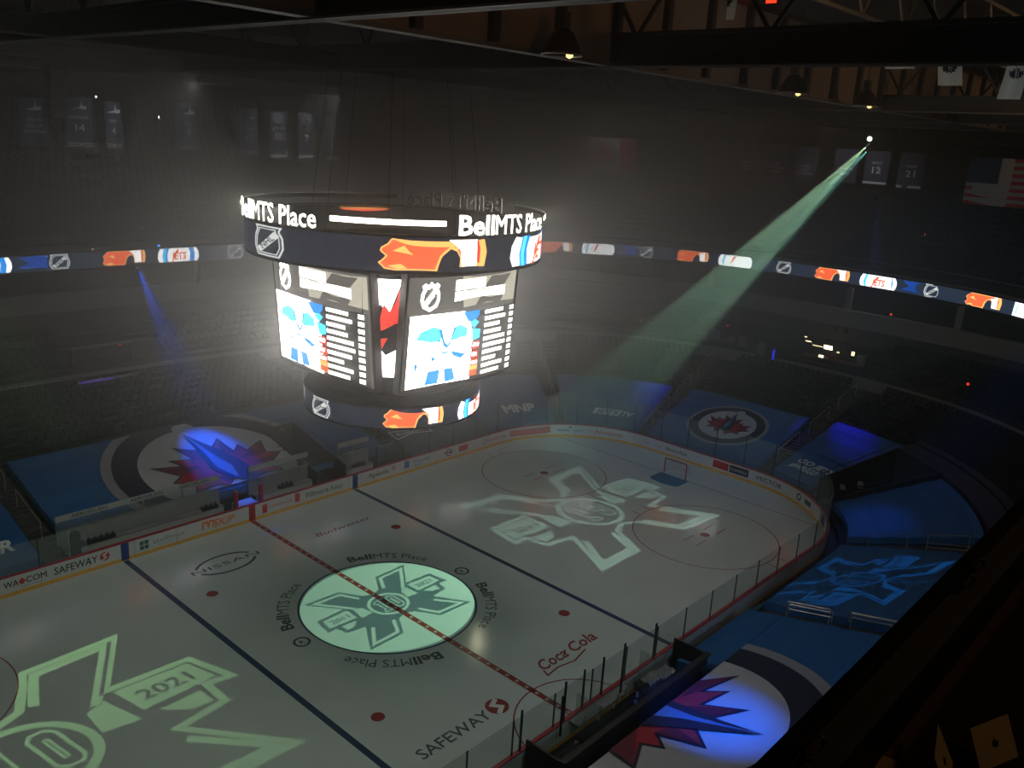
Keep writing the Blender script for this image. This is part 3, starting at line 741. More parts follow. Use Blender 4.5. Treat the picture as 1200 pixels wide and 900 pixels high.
def jetslogo(k=1.0, full=False, clip=None, plain=True):
    tab = [(-.75, 4.6), (-.75, 5.15), (-.45, 5.6), (.45, 5.55), (.75, 5.05), (.75, 4.6)]
    L = []
    def cl(loops):
        if clip is None: return loops
        return [[(min(max(x, clip[0]), clip[1]), min(max(y, clip[2]), clip[3])) for x, y in l] for l in loops]
    L.append((cl([circ(7.05, 72)]), T_GREY)); L.append((cl([circ(6.45, 72)]), T_NAVY))
    L.append((cl([circ(4.95, 60)]), T_WHITE)); L.append((cl([tab]), T_WHITE))
    L.append(([offset(LEAFL, -.13), offset(LEAFR, -.13)], T_NAVY))
    L.append(([LEAFL, LEAFR], T_RED)); L.append((LFD+RFD, T_DRED))
    L.append(([JETW], T_STEEL)); L.append(([JETO], T_NAVY)); L.append(([JET], T_NAVY))
    return [(tf(a, k), b) for a, b in L]
c2 = cover('seat_cover', -10.0, 12.3, .10, .535, T_BLUE, 'blue seat cover behind the team benches printed with the huge round leaf emblem', holes=[(5.6, 7.9, .09, .36)])
_s = jetslogo(1.0, clip=(-99, 99, -2.3, 5.55))
def clipmap(f): return f
def emblem(parent, sc, tc, k, clip, name='leaf_emblem', rot=0, hole=None):
    lay = jetslogo(k, clip=tuple(c/k for c in clip) if clip else None)
    if clip:   # cut the leaf itself off at the cover's edge, too
        lay = [([[(min(max(x, clip[0]), clip[1]), min(max(y, clip[2]), clip[3])) for x, y in l] for l in a], b) for a, b in lay]
    o = decal(name, lay, tmap(sc, tc, rot), parent, grid=0.55, dz=0.012)
    if hole:
        bm = bmesh.new(); bm.from_mesh(o.data)
        f = tmap(sc, tc, rot)
        a = Vector(bowl(hole[0], .2)); b = Vector(bowl(hole[1], .2))
        dead = [q for q in bm.faces if a.x-.05 < q.calc_center_median().x < b.x+.05 and q.calc_center_median().y < bowl(hole[0], hole[2])[1]]
        bmesh.ops.delete(bm, geom=dead, context='FACES'); bm.to_mesh(o.data); bm.free()
    return o
emblem(c2, 0.8, .235, 1.0, (-8.5, 8.5, -2.4, 5.55), hole=(5.6, 7.9, .36))
c1 = cover('seat_cover', -22, -11.6, .02, .46, T_BLUE, 'plain blue seat cover left of the stairs with white words at its edge')
decal('lettering', [(text('JETS', 1.0, .04, .25, cx=-1.6, y=.7, w=3.4)+text('FOREVER', 1.0, .04, .25, cx=-1.6, y=-.5, w=4.6), T_LET)], tmap(-13.1, .11), c1, grid=.5)
c3 = cover('seat_cover', 13.9, 21.6, .02, .50, T_SLATE, 'slate seat cover with a bow tie beer mark and two slogan lines')
decal('lettering', [([[(-1.7, -.6), (0, -.28), (1.75, -.65), (1.75, .65), (0, .28), (-1.7, .6)]]+[offset([(-1.7, -.6), (0, -.28), (1.75, -.65), (1.75, .65), (0, .28), (-1.7, .6)], .09)], T_LET),
                    (text('Budweiser', .42, 0, .2, cx=0, y=-.18, w=2.6), T_LET)], tmap(15.4, .14), c3, grid=.5)
decal('lettering', [(text("THIS BUD'S", .5, .02, 0, cx=0, y=.15, w=2.7)+text('FOR WINNIPEG', .5, .02, 0, cx=.4, y=-.55, w=3.2), T_LET)], tmap(18.9, .15), c3, grid=.5)
c4 = cover('seat_cover', 22.1, 27.9, .02, .50, T_BLUE, 'blue seat cover at the rink corner with three bold white letters')
decal('lettering', [(text('MNP', 1.15, .05, .12, cx=0, y=-.5, w=2.9), T_LET)], tmap(25.6, .145), c4, grid=.5)
c5 = cover('seat_cover', 28.9, 34.6, .02, .50, T_BLUE, 'blue seat cover at the rink corner with a boxed slanted white word')
decal('lettering', [([[(-1.5, -.5), (.75, -.5), (1.0, .5), (-1.25, .5)]]+text('JETS', .7, .02, .25, cx=-.3, y=-.35, w=1.9), T_LET), (text('TV', .8, .03, .25, cx=1.35, y=-.4, w=.9), T_LET)], tmap(32.1, .13), c5, grid=.4)
c6 = cover('seat_cover', 35.6, 45.2, .02, .52, T_BLUE, 'blue seat cover behind the far goal with a complete round leaf emblem')
emblem(c6, 40.35, .262, 0.46, None)
c7 = cover('seat_cover', 46.4, 49.5, .03, .24, T_BLUE, 'low blue seat cover with two white hashtag lines beside the tunnel')
decal('lettering', [(text('GO JETS', .62, .03, .2, cx=.1, y=.15, w=3.0)+text('#WPGGO', .62, .03, .2, cx=-.3, y=-.7, w=2.4), T_LET)], tmap(48.1, .135), c7, grid=.4)
cover('seat_cover', 46.4, 49.5, .26, .56, T_BLUE, 'upper blue seat cover above the hashtag lines, lit violet')
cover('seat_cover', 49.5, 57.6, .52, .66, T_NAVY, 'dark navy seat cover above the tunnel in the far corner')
cover('seat_cover', 52.4, 57.6, .03, .5, T_BLUE, 'blue seat cover in the near right corner between tunnel and stairs')
c9 = cover('seat_cover', 58.9, 68.7, .02, .62, T_BLUE, 'dim blue seat cover that carries the projected cyan anniversary cross')
c10 = cover('seat_cover', 69.9, 92, .105, .62, T_BLUE, 'blue seat cover behind the penalty box with the huge round leaf emblem')
cover('seat_cover', 69.9, 76.6, .0, .103, T_BLUE, 'low blue strip of seat cover beside the near boards')
emblem(c10, 80.9, .10, 1.03, (-7.7, 8.0, .1, 7.8))

# stairs between the covers
def aisle(s, t0, t1, label, rail=True, w_=1.15):
    a = empty('stair_aisle', bowl(s, t0), label=label, cat='stairs'); base = Vector(a.location)
    q = rr(BX, BY, BR, s); ang = math.atan2(q[3], q[2])
    n = int((t1-t0)*NROW*2)
    for k in range(n):
        t = t0+(t1-t0)*(k+.5)/n; p = bowl(s, t); D = BC[round(s % BPER, 3)][4]
        d = D*(t1-t0)/n
        o = MB().box((p[0]-base.x, p[1]-base.y, p[2]-base.z-.62), (d*.98, w_, .36), rz=ang).build('step', CONC, a)
    if rail:
        for k in range(3):
            ta, tb = t0+(t1-t0)*(.12+.3*k), t0+(t1-t0)*(.32+.3*k)
            A, B = Vector(bowl(s, ta))-base, Vector(bowl(s, tb))-base
            m = MB(); up = Vector((0, 0, .55)); m.tube(A+up, B+up, .03, 6); m.tube(A-Vector((0, 0, .45)), A+up, .03, 6); m.tube(B-Vector((0, 0, .45)), B+up, .03, 6)
            m.build('handrail', RAIL, a)
    return a
aisle(-10.8, .02, .98, 'dark stairs with handrails left of the big emblem cover')
aisle(13.1, .10, .98, 'dark stairs beside the slate beer cover')
aisle(28.4, .02, .98, 'narrow stairs between the two covers with white words')
aisle(35.1, .02, .98, 'dark stairs left of the round emblem cover behind the goal')
aisle(45.8, .02, .98, 'dark stairs with bright handrail right of the round emblem cover')
aisle(58.2, .03, .70, 'dark stairs at the near right corner')
aisle(69.3, .03, .62, 'dark stairs between the cyan cross cover and the huge emblem cover')
for i, (s, t, lab) in enumerate(((69.5, .17, 'low rail frame on the stairs nearest the boards'), (69.1, .33, 'dark rail frame on the stairs nearest the ledge'), (59.0, .38, 'thin rail frame at the top right of the projected cross'))):
    q = rr(BX, BY, BR, s); p = Vector(bowl(s, t)); L = Vector((q[2], q[3], .22)).normalized()
    m = MB(); a = p-L*1.1; b = p+L*1.1; up = Vector((0, 0, .5))
    for A, B in ((a+up, b+up), (a, a+up), (b, b+up), (a+up*.5, b+up*.5)): m.tube(A, B, .03, 6)
    m2 = m.build('rail_frame', RAIL); tag(m2, lab, 'rail')
# tunnels
def tunnel(s0, s1, t0, t1, label, h=2.2):
    e = empty('tunnel', bowl((s0+s1)/2, t0), label=label, cat='tunnel'); b = Vector(e.location)
    P = [Vector(bowl(s, t)) for s, t in ((s0, t0), (s1, t0), (s1, t1), (s0, t1))]
    for nm, i, j in (('side_wall', 0, 3), ('side_wall', 1, 2), ('end_wall', 3, 2)):
        A, B = P[i]-b, P[j]-b; m = MB()
        m.add([(A.x, A.y, -b.z), (B.x, B.y, -b.z), (B.x, B.y, B.z+.35), (A.x, A.y, A.z+.35)], [(0, 1, 2, 3)])
        o = m.build(nm, BLACK, e); md = o.modifiers.new('s', 'SOLIDIFY'); md.thickness = .12
    m = MB(); m.add([(p.x-b.x, p.y-b.y, -b.z+.02) for p in P], [(0, 1, 2, 3)]); m.build('tunnel_floor', BLACK, e)
    # handrail along both sides
    m = MB()
    for i, j in ((0, 3), (1, 2), (3, 2)): m.tube(P[i]-b+Vector((0, 0, .75)), P[j]-b+Vector((0, 0, .75)), .03, 6)
    m.build('handrail', STEEL, e)
    return e, P, b
tunnel(5.6, 7.9, 0.02, .36, 'black tunnel mouth cut through the cover between the benches')
e2, P2, bb = tunnel(49.7, 52.3, .08, .5, 'black tunnel mouth in the far right corner with pale items in it')
MB().box(tuple(P2[0]*.8+P2[2]*.2-bb+Vector((0, 0, -.4))), (1.0, .35, .08), rz=.4).build('shelf', RAIL, e2)
MB().box(tuple(P2[0]*.65+P2[2]*.35-bb+Vector((0, 0, -.3))), (.8, .35, .25), rz=.4).build('crate', RAIL, e2)

# ================================================================== LED GRAPHICS (flat pictures on displays)
def shift(lay, dx, dy, sx=1, sy_=None): return [(tf(a, sx, sy_, dx, dy), b) for a, b in lay]
def g_flames():   # unit box 3.6 wide x 1 high
    body = [(0, .24), (.10, .30), (.24, .45), (.06, .60), (.10, .72), (.30, .84), (.42, 1), (3.5, 1), (3.6, .62), (3.5, .12), (2.6, .12), (2.62, .4), (2.5, .62), (2.3, .70), (2.1, .60), (1.95, .35), (1.85, 0), (.55, 0), (.2, .04)]
    inn = offset(body, .045)
    return [([body], E_YELL), ([inn], E_ORANGE), ([[(2.66, .14), (3.2, .14), (3.22, 1.0), (2.2, .99), (2.4, .85), (2.62, .66)]], E_RWH), ([[(3.2, .14), (3.5, .14), (3.58, .6), (3.48, .98), (3.22, .98)]], E_YELL),
            ([[(3.22, .25), (3.29, .25), (3.32, .7), (3.24, .98), (3.18, .98)]], E_RED),
            ([stroke([(1.78, 0), (1.95, .48), (2.25, .74), (2.52, .72)], .07)], E_YELL), ([[(.45, .62), (.8, .8), (.95, .62), (1.1, .5), (.8, .56)], [(.3, .15), (.7, .22), (.9, .08), (.6, .06)]], E_YELL)]
def g_jets():     # 3.4 x 1
    ol = [(.12, 0), (0, .3), (.05, .7), (.22, 1), (3.1, 1), (3.28, .7), (3.3, .3), (3.15, 0)]
    return [([ol], E_RWH), ([[(.42, 0), (.36, .4), (.5, 1), (.92, 1), (.75, .6), (.78, 0)], [(2.5, 0), (2.62, .6), (2.45, 1), (2.85, 1), (2.98, .5), (2.88, 0)]], E_BLUE),
            ([[(.48, 0), (.42, .4), (.56, 1), (.7, 1), (.58, .4), (.62, 0)]], E_SKY), (text('JETS', .55, .03, .12, cx=1.65, y=.16, w=1.15), E_ORANGE), ([[(1.15, .1), (1.6, .72), (1.75, .95), (1.5, .9), (1.3, .6)]], E_ORANGE)]
def g_nhl(cropped=False):  # shield about 1 wide x 1.15 high
    sh = [(.5, -.08), (.85, .08), (.97, .35), (.95, .62), (.86, .78), (.93, .92), (.78, 1.0), (.64, .93), (.5, 1.06), (.36, .93), (.22, 1.0), (.07, .92), (.14, .78), (.05, .62), (.03, .35), (.15, .08)]
    if cropped: sh = [(x, min(max(y*1.25-.12, 0), 1)) for x, y in sh]
    band = [(.06, .05), (.25, .05), (.96, .82), (.78, .95)]
    return [(ring(sh, .05), E_SILV), (ring(offset(sh, .09), .03), E_SILV), ([[(.14, .22), (.3, .12), (.88, .72), (.72, .85)]], E_SILV), (tf(text('NHL', .17, .02, 0, cx=0, y=-.08), 1.15, 1.15, .5, .48, .80), E_NAVY)]

# ribbon display around the upper deck
NB = 900
th = [PI/2-(-0.9+3.0*k/NB) for k in range(NB+1)]
RP = [se(49, 32, 2.5, t) for t in th]
RL = [0]
for i in range(NB): RL.append(RL[-1]+math.hypot(RP[i+1][0]-RP[i][0], RP[i+1][1]-RP[i][1]))
i0 = min(range(NB+1), key=lambda i: abs(th[i]-PI/2)); RL = [v-RL[i0] for v in RL]
RLn = np.array(RL); RXn = np.array([p[0] for p in RP]); RYn = np.array([p[1] for p in RP])
def rib(u, v, l):
    x = np.interp(u, RLn, RXn); y = np.interp(u, RLn, RYn); x2 = np.interp(u+.2, RLn, RXn); y2 = np.interp(u+.2, RLn, RYn)
    dx, dy = x2-x, y2-y; L = math.hypot(dx, dy) or 1
    nx, ny = -dy/L, dx/L  # outward
    return (float(x-nx*(l+.02)), float(y-ny*(l+.02)), v)
rd = empty('ribbon_display', (0, 32, 13.45), label='long curved display ribbon of team emblems along the upper deck edge', cat='display')
def child_at(o, par):
    o.parent = par; o.matrix_parent_inverse = Matrix.Translation(-Vector(par.location)); return o
us = [-22+k*1.6 for k in range(int((RL[-1]+22)/1.6))]
m = MB(); m.grid([[rib(u, z, 0) for u in us] for z in (12.92, 13.98)]); child_at(m.build('display_strip', E_BAND), rd)
m = MB(); m.grid([[rib(u, z, l) for u in us] for z, l in ((12.86, -.3), (12.86, .05), (12.92, .05), (12.92, -.0))]); m.grid([[rib(u, z, l) for u in us] for z, l in ((13.98, 0), (13.98, .05), (14.04, .05), (14.04, -.3))])
child_at(m.build('display_frame', STEEL, None), rd)
for k in range(-1, 9):
    o_ = 13.15*k
    for nm, lay, u, wd, hh in (('shield_graphic', g_nhl(True), -3.6, 1.45, 1.02), ('flame_graphic', g_flames(), 0.0, 3.15, 1.0), ('roundel_graphic', g_jets(), 4.05, 3.3, 1.0)):
        bw = 1.0 if nm[0] == 's' else (3.6 if nm[0] == 'f' else 3.4)
        d = decal(nm, shift(lay, u+o_, 12.95, wd/bw, hh/(1.0)), rib, None, grid=None, dz=.01, z0=.01); child_at(d, rd)
    if k % 2 == 0:
        child_at(decal('blue_patch', [([[(-5.6+o_, 13.15), (-3.65+o_, 13.1), (-3.65+o_, 13.95), (-5.5+o_, 13.9), (-4.8+o_, 13.5)]], E_DEEP)], rib, None, z0=.005), rd)

# ================================================================== SCOREBOARD
sb = empty('scoreboard', (0, 0, 11), label='bright hanging scoreboard with four curved screens and round sign ring over center ice', cat='scoreboard')
def sadd(o): return child_at(o, sb)
def cylm(r, n0=math.radians(230)): return lambda u, v, l: ((r+l)*math.cos(n0+u/r), (r+l)*math.sin(n0+u/r), v)
def ringbody(name, prof, mat, n=72): m = MB(); m.lathe((0, 0, 0), prof, n); return sadd(m.build(name, mat))
SBG = pm('scoreboard_inner_grey', (.22, .21, .20), .7)
ringbody('sign_rail', [(6.66, 19.62), (6.72, 19.62), (6.72, 19.68), (6.66, 19.68), (6.66, 19.62)], SBG)
ringbody('upper_ring_back', [(6.5, 18.2), (6.5, 19.6)], SBG)
ringbody('upper_display_ring', [(6.6, 18.22), (6.6, 19.52)], E_NAVY)
ringbody('upper_ring_frame', [(5.8, 18.12), (6.62, 18.12), (6.62, 18.22), (6.55, 18.22), (6.55, 19.52), (6.62, 19.52), (6.62, 19.6), (6.5, 19.6)], STEEL)
ringbody('lower_display_ring', [(4.12, 10.95), (4.12, 11.85)], E_NAVY)
ringbody('lower_ring_frame', [(0.1, 10.9), (4.14, 10.88), (4.14, 10.95), (4.08, 10.95), (4.08, 11.85), (4.14, 11.85), (4.14, 11.95), (3.6, 12.0), (3.4, 12.4)], STEEL)
ringbody('core', [(2.8, 11.9), (3.6, 12.3), (3.8, 12.9), (3.9, 18.2), (5.8, 18.2), (3.0, 18.4), (2.4, 18.9), (0.1, 19.0)], STEEL, 24)
def signtext(mid):
    span = math.radians(47); r = 6.72; W = span*r
    lo = text('Bell', .78, .022, 0, x=-W/2, y=19.68, w=W*.30)
    lo2 = text('MTS Place', .78, .008, 0, x=-W/2+W*.315, y=19.68, w=W*.685)
    return [tf(q, 1, 1, math.radians(mid)*r, 0) for q in (lo, lo2)]
for mid in (-50.5, 44.5, 152): 
    for part in signtext(mid): sadd(decal('sign_lettering', [(part, SBG), (part, E_SIGN)], cylm(6.73), None, grid=.3, dz=.006))
for a0, a1 in ((-22, 16.4), (72, 120), (180, 280)):
    n = 16; r = 6.72; lo = [(math.radians(a0+(a1-a0)*k/n)*r, 20.0) for k in range(n+1)]
    sadd(decal('sign_bar', [([lo+[(x, 20.2) for x, y in lo[::-1]]], SBG), ([lo+[(x, 20.2) for x, y in lo[::-1]]], E_SIGN)], cylm(6.73), None, dz=.006))
for k in range(2):
    o_ = 180*k
    for r, z, h in ((6.6, 18.26, 1.22), (4.12, 10.98, .84)):
        R_ = math.radians
        for nm, lay, a0, a1, bw in (('shield_graphic', g_nhl(True), -61, -41, 1.0), ('flame_graphic', g_flames(), -6, 33, 3.6), ('roundel_graphic', g_jets(), 45, 96, 3.4)):
            wd = R_(a1-a0)*r
            sadd(decal(nm, shift(lay, R_(a0+o_)*r, z, wd/bw, h), cylm(r+.012), None, grid=.28, dz=.014))
# main screens: u,v in 0..1, v downwards
def scr(face):
    W, Tt, Bt = {'y': (6.36, 4.67, 4.30), 'x': (6.80, 4.25, 3.87)}[face[1]]
    sg = 1 if face[0] == '+' else -1
    def f(u, v, l):
        h = (u-.5)*W; n = Tt+(Bt-Tt)*v+.32*(1-(2*u-1)**2)+l; z = 17.82+(13.0-17.82)*v
        if face[1] == 'y': return (-sg*h, sg*n, z)
        return (sg*n, sg*h, z)
    return f
def screen_layers():
    L = [([rect(0, 0, 1, 1)], E_GREY), ([rect(.0, .0, 1, .315)], E_GREY), ([[(.42, .02), (.99, .02), (.99, .30), (.45, .30)]], E_HEAD)]
    L.append(([[(.70, .04), (.92, .04), (.84, .15), (.62, .15)], [(.60, .22), (.86, .22), (.82, .30), (.56, .30)]], E_GREY))
    L.append(([rect(.36, .045, .64, .15), rect(.36, .14, .86, .235)], E_LIST))
    L.append(([rect(.0, .335, .985, .99)], E_DARK))
    pl = [(.02, .335), (.46, .335), (.53, .45), (.56, .62), (.56, .985), (.02, .985)]
    L.append(([pl], E_WHITE))
    L.append(([[(.07, .55), (.10, .48), (.20, .44), (.27, .47), (.27, .59), (.17, .57)], [(.36, .59), (.37, .47), (.43, .45), (.50, .49), (.50, .57), (.43, .57)]], E_SKY))
    L.append(([[(.245, .47), (.27, .47), (.30, .58), (.325, .62), (.35, .58), (.37, .47), (.39, .47), (.35, .62), (.325, .66), (.29, .62)]], E_BLUE))
    L.append(([rect(.16, .57, .27, .58), rect(.38, .57, .49, .58), [(.05, .68), (.2, .7), (.2, .71), (.05, .69)], [(.36, .68), (.5, .73), (.46, .77), (.38, .73)], [(.18, .84), (.28, .84), (.27, .97), (.16, .97)], [(.31, .84), (.39, .84), (.42, .96), (.33, .97)], [(.2, .70), (.24, .74), (.2, .76)], rect(.28, .68, .34, .70), [(.07, .76), (.1, .76), (.08, .86)]], E_BLUE))
    L.append(([[(.44, .34), (.60, .34), (.60, .38), (.56, .43), (.50, .44)]], E_BLUE)); L.append(([[(.5, .45), (.56, .42), (.6, .45), (.56, .5)], [(.53, .5), (.62, .52), (.62, .6), (.55, .62)]], E_SKY))
    L.append(([rect(.54, .63, .62, .70), rect(.54, .72, .62, .79)], E_RED)); L.append(([rect(.54, .80, .62, .86), rect(.54, .90, .62, .955)], E_ORANGE)); L.append(([rect(.54, .855, .62, .90)], E_YELL))
    L.append(([rect(.555, .645, .61, .675), rect(.55, .735, .6, .765), rect(.55, .815, .61, .84)], E_WHITE))
    ws = [.20, .23, .17, .19, .24, .25, .22, .15, .23, .20]
    for k in range(10):
        y = .345+.0635*k; L.append(([rect(.645, y, .645+ws[k], y+.035), rect(.925, y, .975, y+.04)], E_LIST))
    return L
SL = screen_layers()
SHL = [(tf(a, .155, -.225, .085, .285), b) for a, b in [(x[0], E_WHITE if i != 3 else E_GREY) for i, x in enumerate(g_nhl())]]
for fc in ('-y', '-x', '+y', '+x'):
    f = scr(fc)
    m = MB(); n = 12
    for a, b in ((0, -.3), (-.05, .0)): pass
    us_ = [-.02+1.04*k/n for k in range(n+1)]
    m.grid([[f(u, v, l) for u in us_] for v, l in ((1.03, -.35), (1.03, .03), (1.0, .03), (1.0, -.02), (0, -.02), (0, .03), (-.03, .03), (-.03, -.35), (1.03, -.35))])
    for u in (-.02, 1.02): m.add([f(u, 1.03, -.35), f(u, 1.03, .03), f(u, -.03, .03), f(u, -.03, -.35)], [(0, 1, 2, 3)])
    sadd(m.build('screen_frame', pm('screen_frame', (.05, .035, .04), .4)))
    sadd(decal('screen_picture', SL, f, None, grid=.05, dz=.010, z0=0.0))
    sadd(decal('screen_emblem', SHL, f, None, grid=.05, dz=.010, z0=.03))
    for v0, v1, mt in ((-.028, -.012, E_RED), (1.012, 1.02, E_PURP)):
        sadd(decal('edge_light', [([rect(.04, v0, .6, v1)], em('edge_red' if v0 < 0 else 'edge_brown', (.5, .08, .14) if v0 < 0 else (.2, .08, .06), .8))], f, None, grid=.1, z0=.035))
# corner panels between the screens
for k in range(4):
    a = math.radians(225+90*k); cx, cy_ = 4.12*math.cos(a)*1.27, 4.12*math.sin(a)*1.27
    tx, ty = -math.sin(a), math.cos(a); nx, ny = math.cos(a), math.sin(a)
    def cf(u, v, l, cx=cx, cy_=cy_, tx=tx, ty=ty, nx=nx, ny=ny):
        z = 13.5+4.25*v; b = -.35*(1-v)
        return (cx+tx*(u-.5)*1.75+nx*(l+b), cy_+ty*(u-.5)*1.75+ny*(l+b), z)
    m = MB(); m.grid([[cf(u, v, l) for u in (0, 1)] for v, l in ((-.1, -.3), (-.1, 0), (1.02, 0), (1.02, -.3))])
    for u in (0, 1): m.add([cf(u, -.1, -.3), cf(u, -.1, 0), cf(u, 1.02, 0), cf(u, 1.02, -.3)], [(0, 1, 2, 3)])
    sadd(m.build('corner_panel', pm('panel_dark', (.03, .035, .05), .5)))
    sadd(decal('corner_graphic', [([[(.04, .98), (.10, .62), (.3, .66), (.42, .74), (.62, .64), (.93, .98)], [(.10, .36), (.22, .38), (.55, .22), (.9, .30), (.88, .03), (.75, 0), (.2, 0), (.12, .05)]], E_WHITE),
          ([[(.86, .88), (.95, .9), (.95, .55), (.78, .55), (.5, .48), (.1, .45), (.3, .54), (.12, .62), (.42, .6), (.5, .74), (.66, .66), (.8, .78)], [(.3, .38), (.6, .4), (.45, .28)]], E_RED)], cf, None, z0=.01, dz=.01))
m = MB()
for k in range(8):
    a = 2*PI*k/8; m.tube((4*math.cos(a), 4*math.sin(a), 18.4), (3*math.cos(a), 3*math.sin(a), 26), .008, 6)
sadd(m.build('suspension_cable', STEEL))

# ================================================================== ROOF
def beam(name, a, b, dep, wd, parent=None):
    """I-beam between two points on its underside"""
    m = MB(); A = Vector(a); B = Vector(b)
    for z, hh, ww in ((.06, .12, wd), (dep-.06, .12, wd), (dep/2, dep, .08)): m.bar(A+Vector((0, 0, z)), B+Vector((0, 0, z)), ww, hh)
    return m.build(name, STEEL, parent)
for x, lab in ((-12, 'black roof beam over the near end of the ice'), (0.5, 'deep black roof beam crossing over center ice'), (26, 'black roof beam over the far faceoff circles'), (39, 'black roof beam beyond the far goal'), (52, 'black roof beam above the far end seats')):
    e = empty('roof_beam', (x, 0, 26), label=lab, cat='beam')
    beam('beam', (0, -55, 0), (0, 55, 0), 1.15 if x == .5 else .9, .5, e)
    MB().box((-.26, 0, .03), (.04, 110, .06)).build('edge_strip', STEEL_L, e)
    m = MB()
    for k in range(22): y = -52+5*k; m.bar((0, y, 1.0), (0, y+2.5, 4.6), .12, .12); m.bar((0, y+2.5, 4.6), (0, y+5, 1.0), .12, .12)
    m.bar((0, -55, 4.7), (0, 55, 4.7), .2, .2); m.build('web_bars', STEEL, e)
g = empty('plate_girder', (0, -11, 26), label='long brown panelled girder running above the near boards', cat='girder')
MB().box((12, .1, .12), (150, .5, .14)).build('lower_flange', STEEL_L, g)
x = -46.0; k = 0
while x < 80:
    MB().box((x+1.55, 0, 1.75), (2.75, .06, 3.1)).build('girder_panel', GIRD, g)
    MB().box((x+3.1, -.12, 1.75), (.30, .3, 3.1)).build('stiffener', STEEL, g); x += 3.1
MB().box((12, .1, 3.4), (150, .6, .2)).build('upper_flange', STEEL, g)
for y, lab in ((5, 'thin dark roof girder over the middle of the ice'), (20, 'thin dark roof girder over the team bench side'), (35, 'thin dark roof girder above the far seats')):
    e = empty('roof_girder', (0, y, 26), label=lab, cat='girder')
    beam('beam', (-60, 0, 0), (75, 0, 0), .8, .35, e); MB().box((8, -.2, .03), (134, .04, .05)).build('edge_strip', STEEL_L, e)
for y, z, lab in ((-17.5, 28.2, 'open lattice truss under the roof nearest the press box'), (-26, 27.4, 'open lattice truss high over the near seats')):
    e = empty('lattice_truss', (0, y, z), label=lab, cat='truss')
    m = MB(); m.tube((-20, 0, 0), (70, 0, 0), .08, 6); m.tube((-20, 0, 2.4), (70, 0, 2.4), .08, 6); m.build('chord', STEEL_L, e)
    m = MB()
    for k in range(45): m.tube((-20+2*k, 0, 0 if k % 2 else 2.4), (-18+2*k, 0, 2.4 if k % 2 else 0), .05, 5)
    m.build('web_bars', GIRD, e)
# bell lamps
LAMPS = [(-4.2, -12.6, 'large bell-shaped lamp with a golden glint hanging beside the brown girder'), (11.4, -12.7, 'smaller bell lamp just beyond the deep black beam'), (20.0, -12.5, 'smallest and farthest of the bell lamps under the brown girder')]
GLINT = em('lamp_glint', (1.0, .62, .18), 3.0)  # glowing stand-in for the golden reflection on the lamp shades
for x, y, lab in LAMPS:
    e = empty('bell_lamp', (x, y, 25.95), label=lab, cat='lamp', group='bell lamps under the roof')
    m = MB(); m.lathe((0, 0, 0), [(.62, 0), (.60, .1), (.5, .35), (.36, .6), (.2, .75), (.01, .78)], 24); m.lathe((0, 0, 0), [(.58, 0.02), (.46, .33), (.32, .55), (.02, .7)], 24); m.build('lamp_shade', pm('lamp_shade', (.10, .09, .07), .25, .1, metal=.8), e)
    m = MB(); m.lathe((0, 0, 0), [(.62, -.03), (.65, 0), (.62, .03), (.59, 0), (.62, -.03)], 24); m.build('rim', RAIL, e)
    m = MB(); m.box((0, 0, 1.0), (.3, .3, .45)); m.build('ballast_box', STEEL, e)
    m = MB(); m.tube((0, 0, 1.2), (0, 0, 3.4), .03, 6); m.build('stem', STEEL, e)
    m = MB(); m.lathe((.15, -.2, .0), [(.01, -.10), (.10, -.05), (.12, .05), (.01, .14)], 12); m.build('glint_bead', GLINT, e)
# hanging white sheets and screens
def sheet(p, ux, w_, h, label, mat, mark=True, tilt=0):
    e = empty('hanging_sheet', p, label=label, cat='sheet'); ux = Vector(ux).normalized()
    m = MB(); rows = [[tuple(ux*(w_*(i/6-.5)+tilt*z_)+Vector((.03*math.sin(i*1.3), 0, -h*z_))) for i in range(7)] for z_ in (0, .33, .66, 1)]
    m.grid(rows); m.build('cloth', mat, e)
    m = MB(); m.tube(-ux*w_/2, ux*w_/2, .03, 6); m.tube((0, 0, 0), (0, 0, 2.0), .02, 5); m.build('hanger_bar', STEEL, e)
    if mark:
        f = lambda u, v, l: tuple(ux*(u+tilt*.5)+Vector((-.06-l, 0, v)))
        decal('emblem', [(tf([LEAFL, LEAFR, JET], w_*.09, w_*.09, 0, -h*.5), T_NAVY)], f, e)
sheet((8, -8.9, 30.1), (0, -1, 0), 1.35, 1.2, 'pale blue lit sheet left of the red glow at the top edge', SHEETW, False, .1)
sheet((8, -10.9, 30.0), (0, -1, 0), 1.15, 1.45, 'pale blue lit sheet right of the red glow at the top edge', SHEETW, True, -.1)
sheet((10, -17.6, 27.9), (0, -1, 0), 1.1, 1.1, 'white sheet mostly hidden behind the deep black beam', SHEETW, False)
sheet((10, -19.3, 27.5), (0, -1, 0), .85, 1.3, 'white sheet with dark emblem hanging below the deep black beam', SHEETW, True, .25)
sheet((10, -21.8, 27.5), (0, -1, 0), .75, 1.75, 'white sheet with tall dark emblem at the right edge under the beam', SHEETW, True, -.2)
E_SIGNRED = em('red_lamp', (1.0, .03, .01), 2.5)
def red_lamp(p, lab, s_=.3):
    e = empty('red_lamp', p, label=lab, cat='light'); MB().box((0, 0, 0), (s_*.5, s_*1.3, s_*.6)).build('housing', STEEL, e)
    MB().box((-s_*.28, 0, 0), (.03, s_*1.1, s_*.45)).build('lens', E_SIGNRED, e)
red_lamp((10, -11.95, 29.5), 'red lit sign in the roof above the deep black beam', .42)
red_lamp((8, -10.4, 29.4), 'small red glow between the two pale blue sheets', .3)

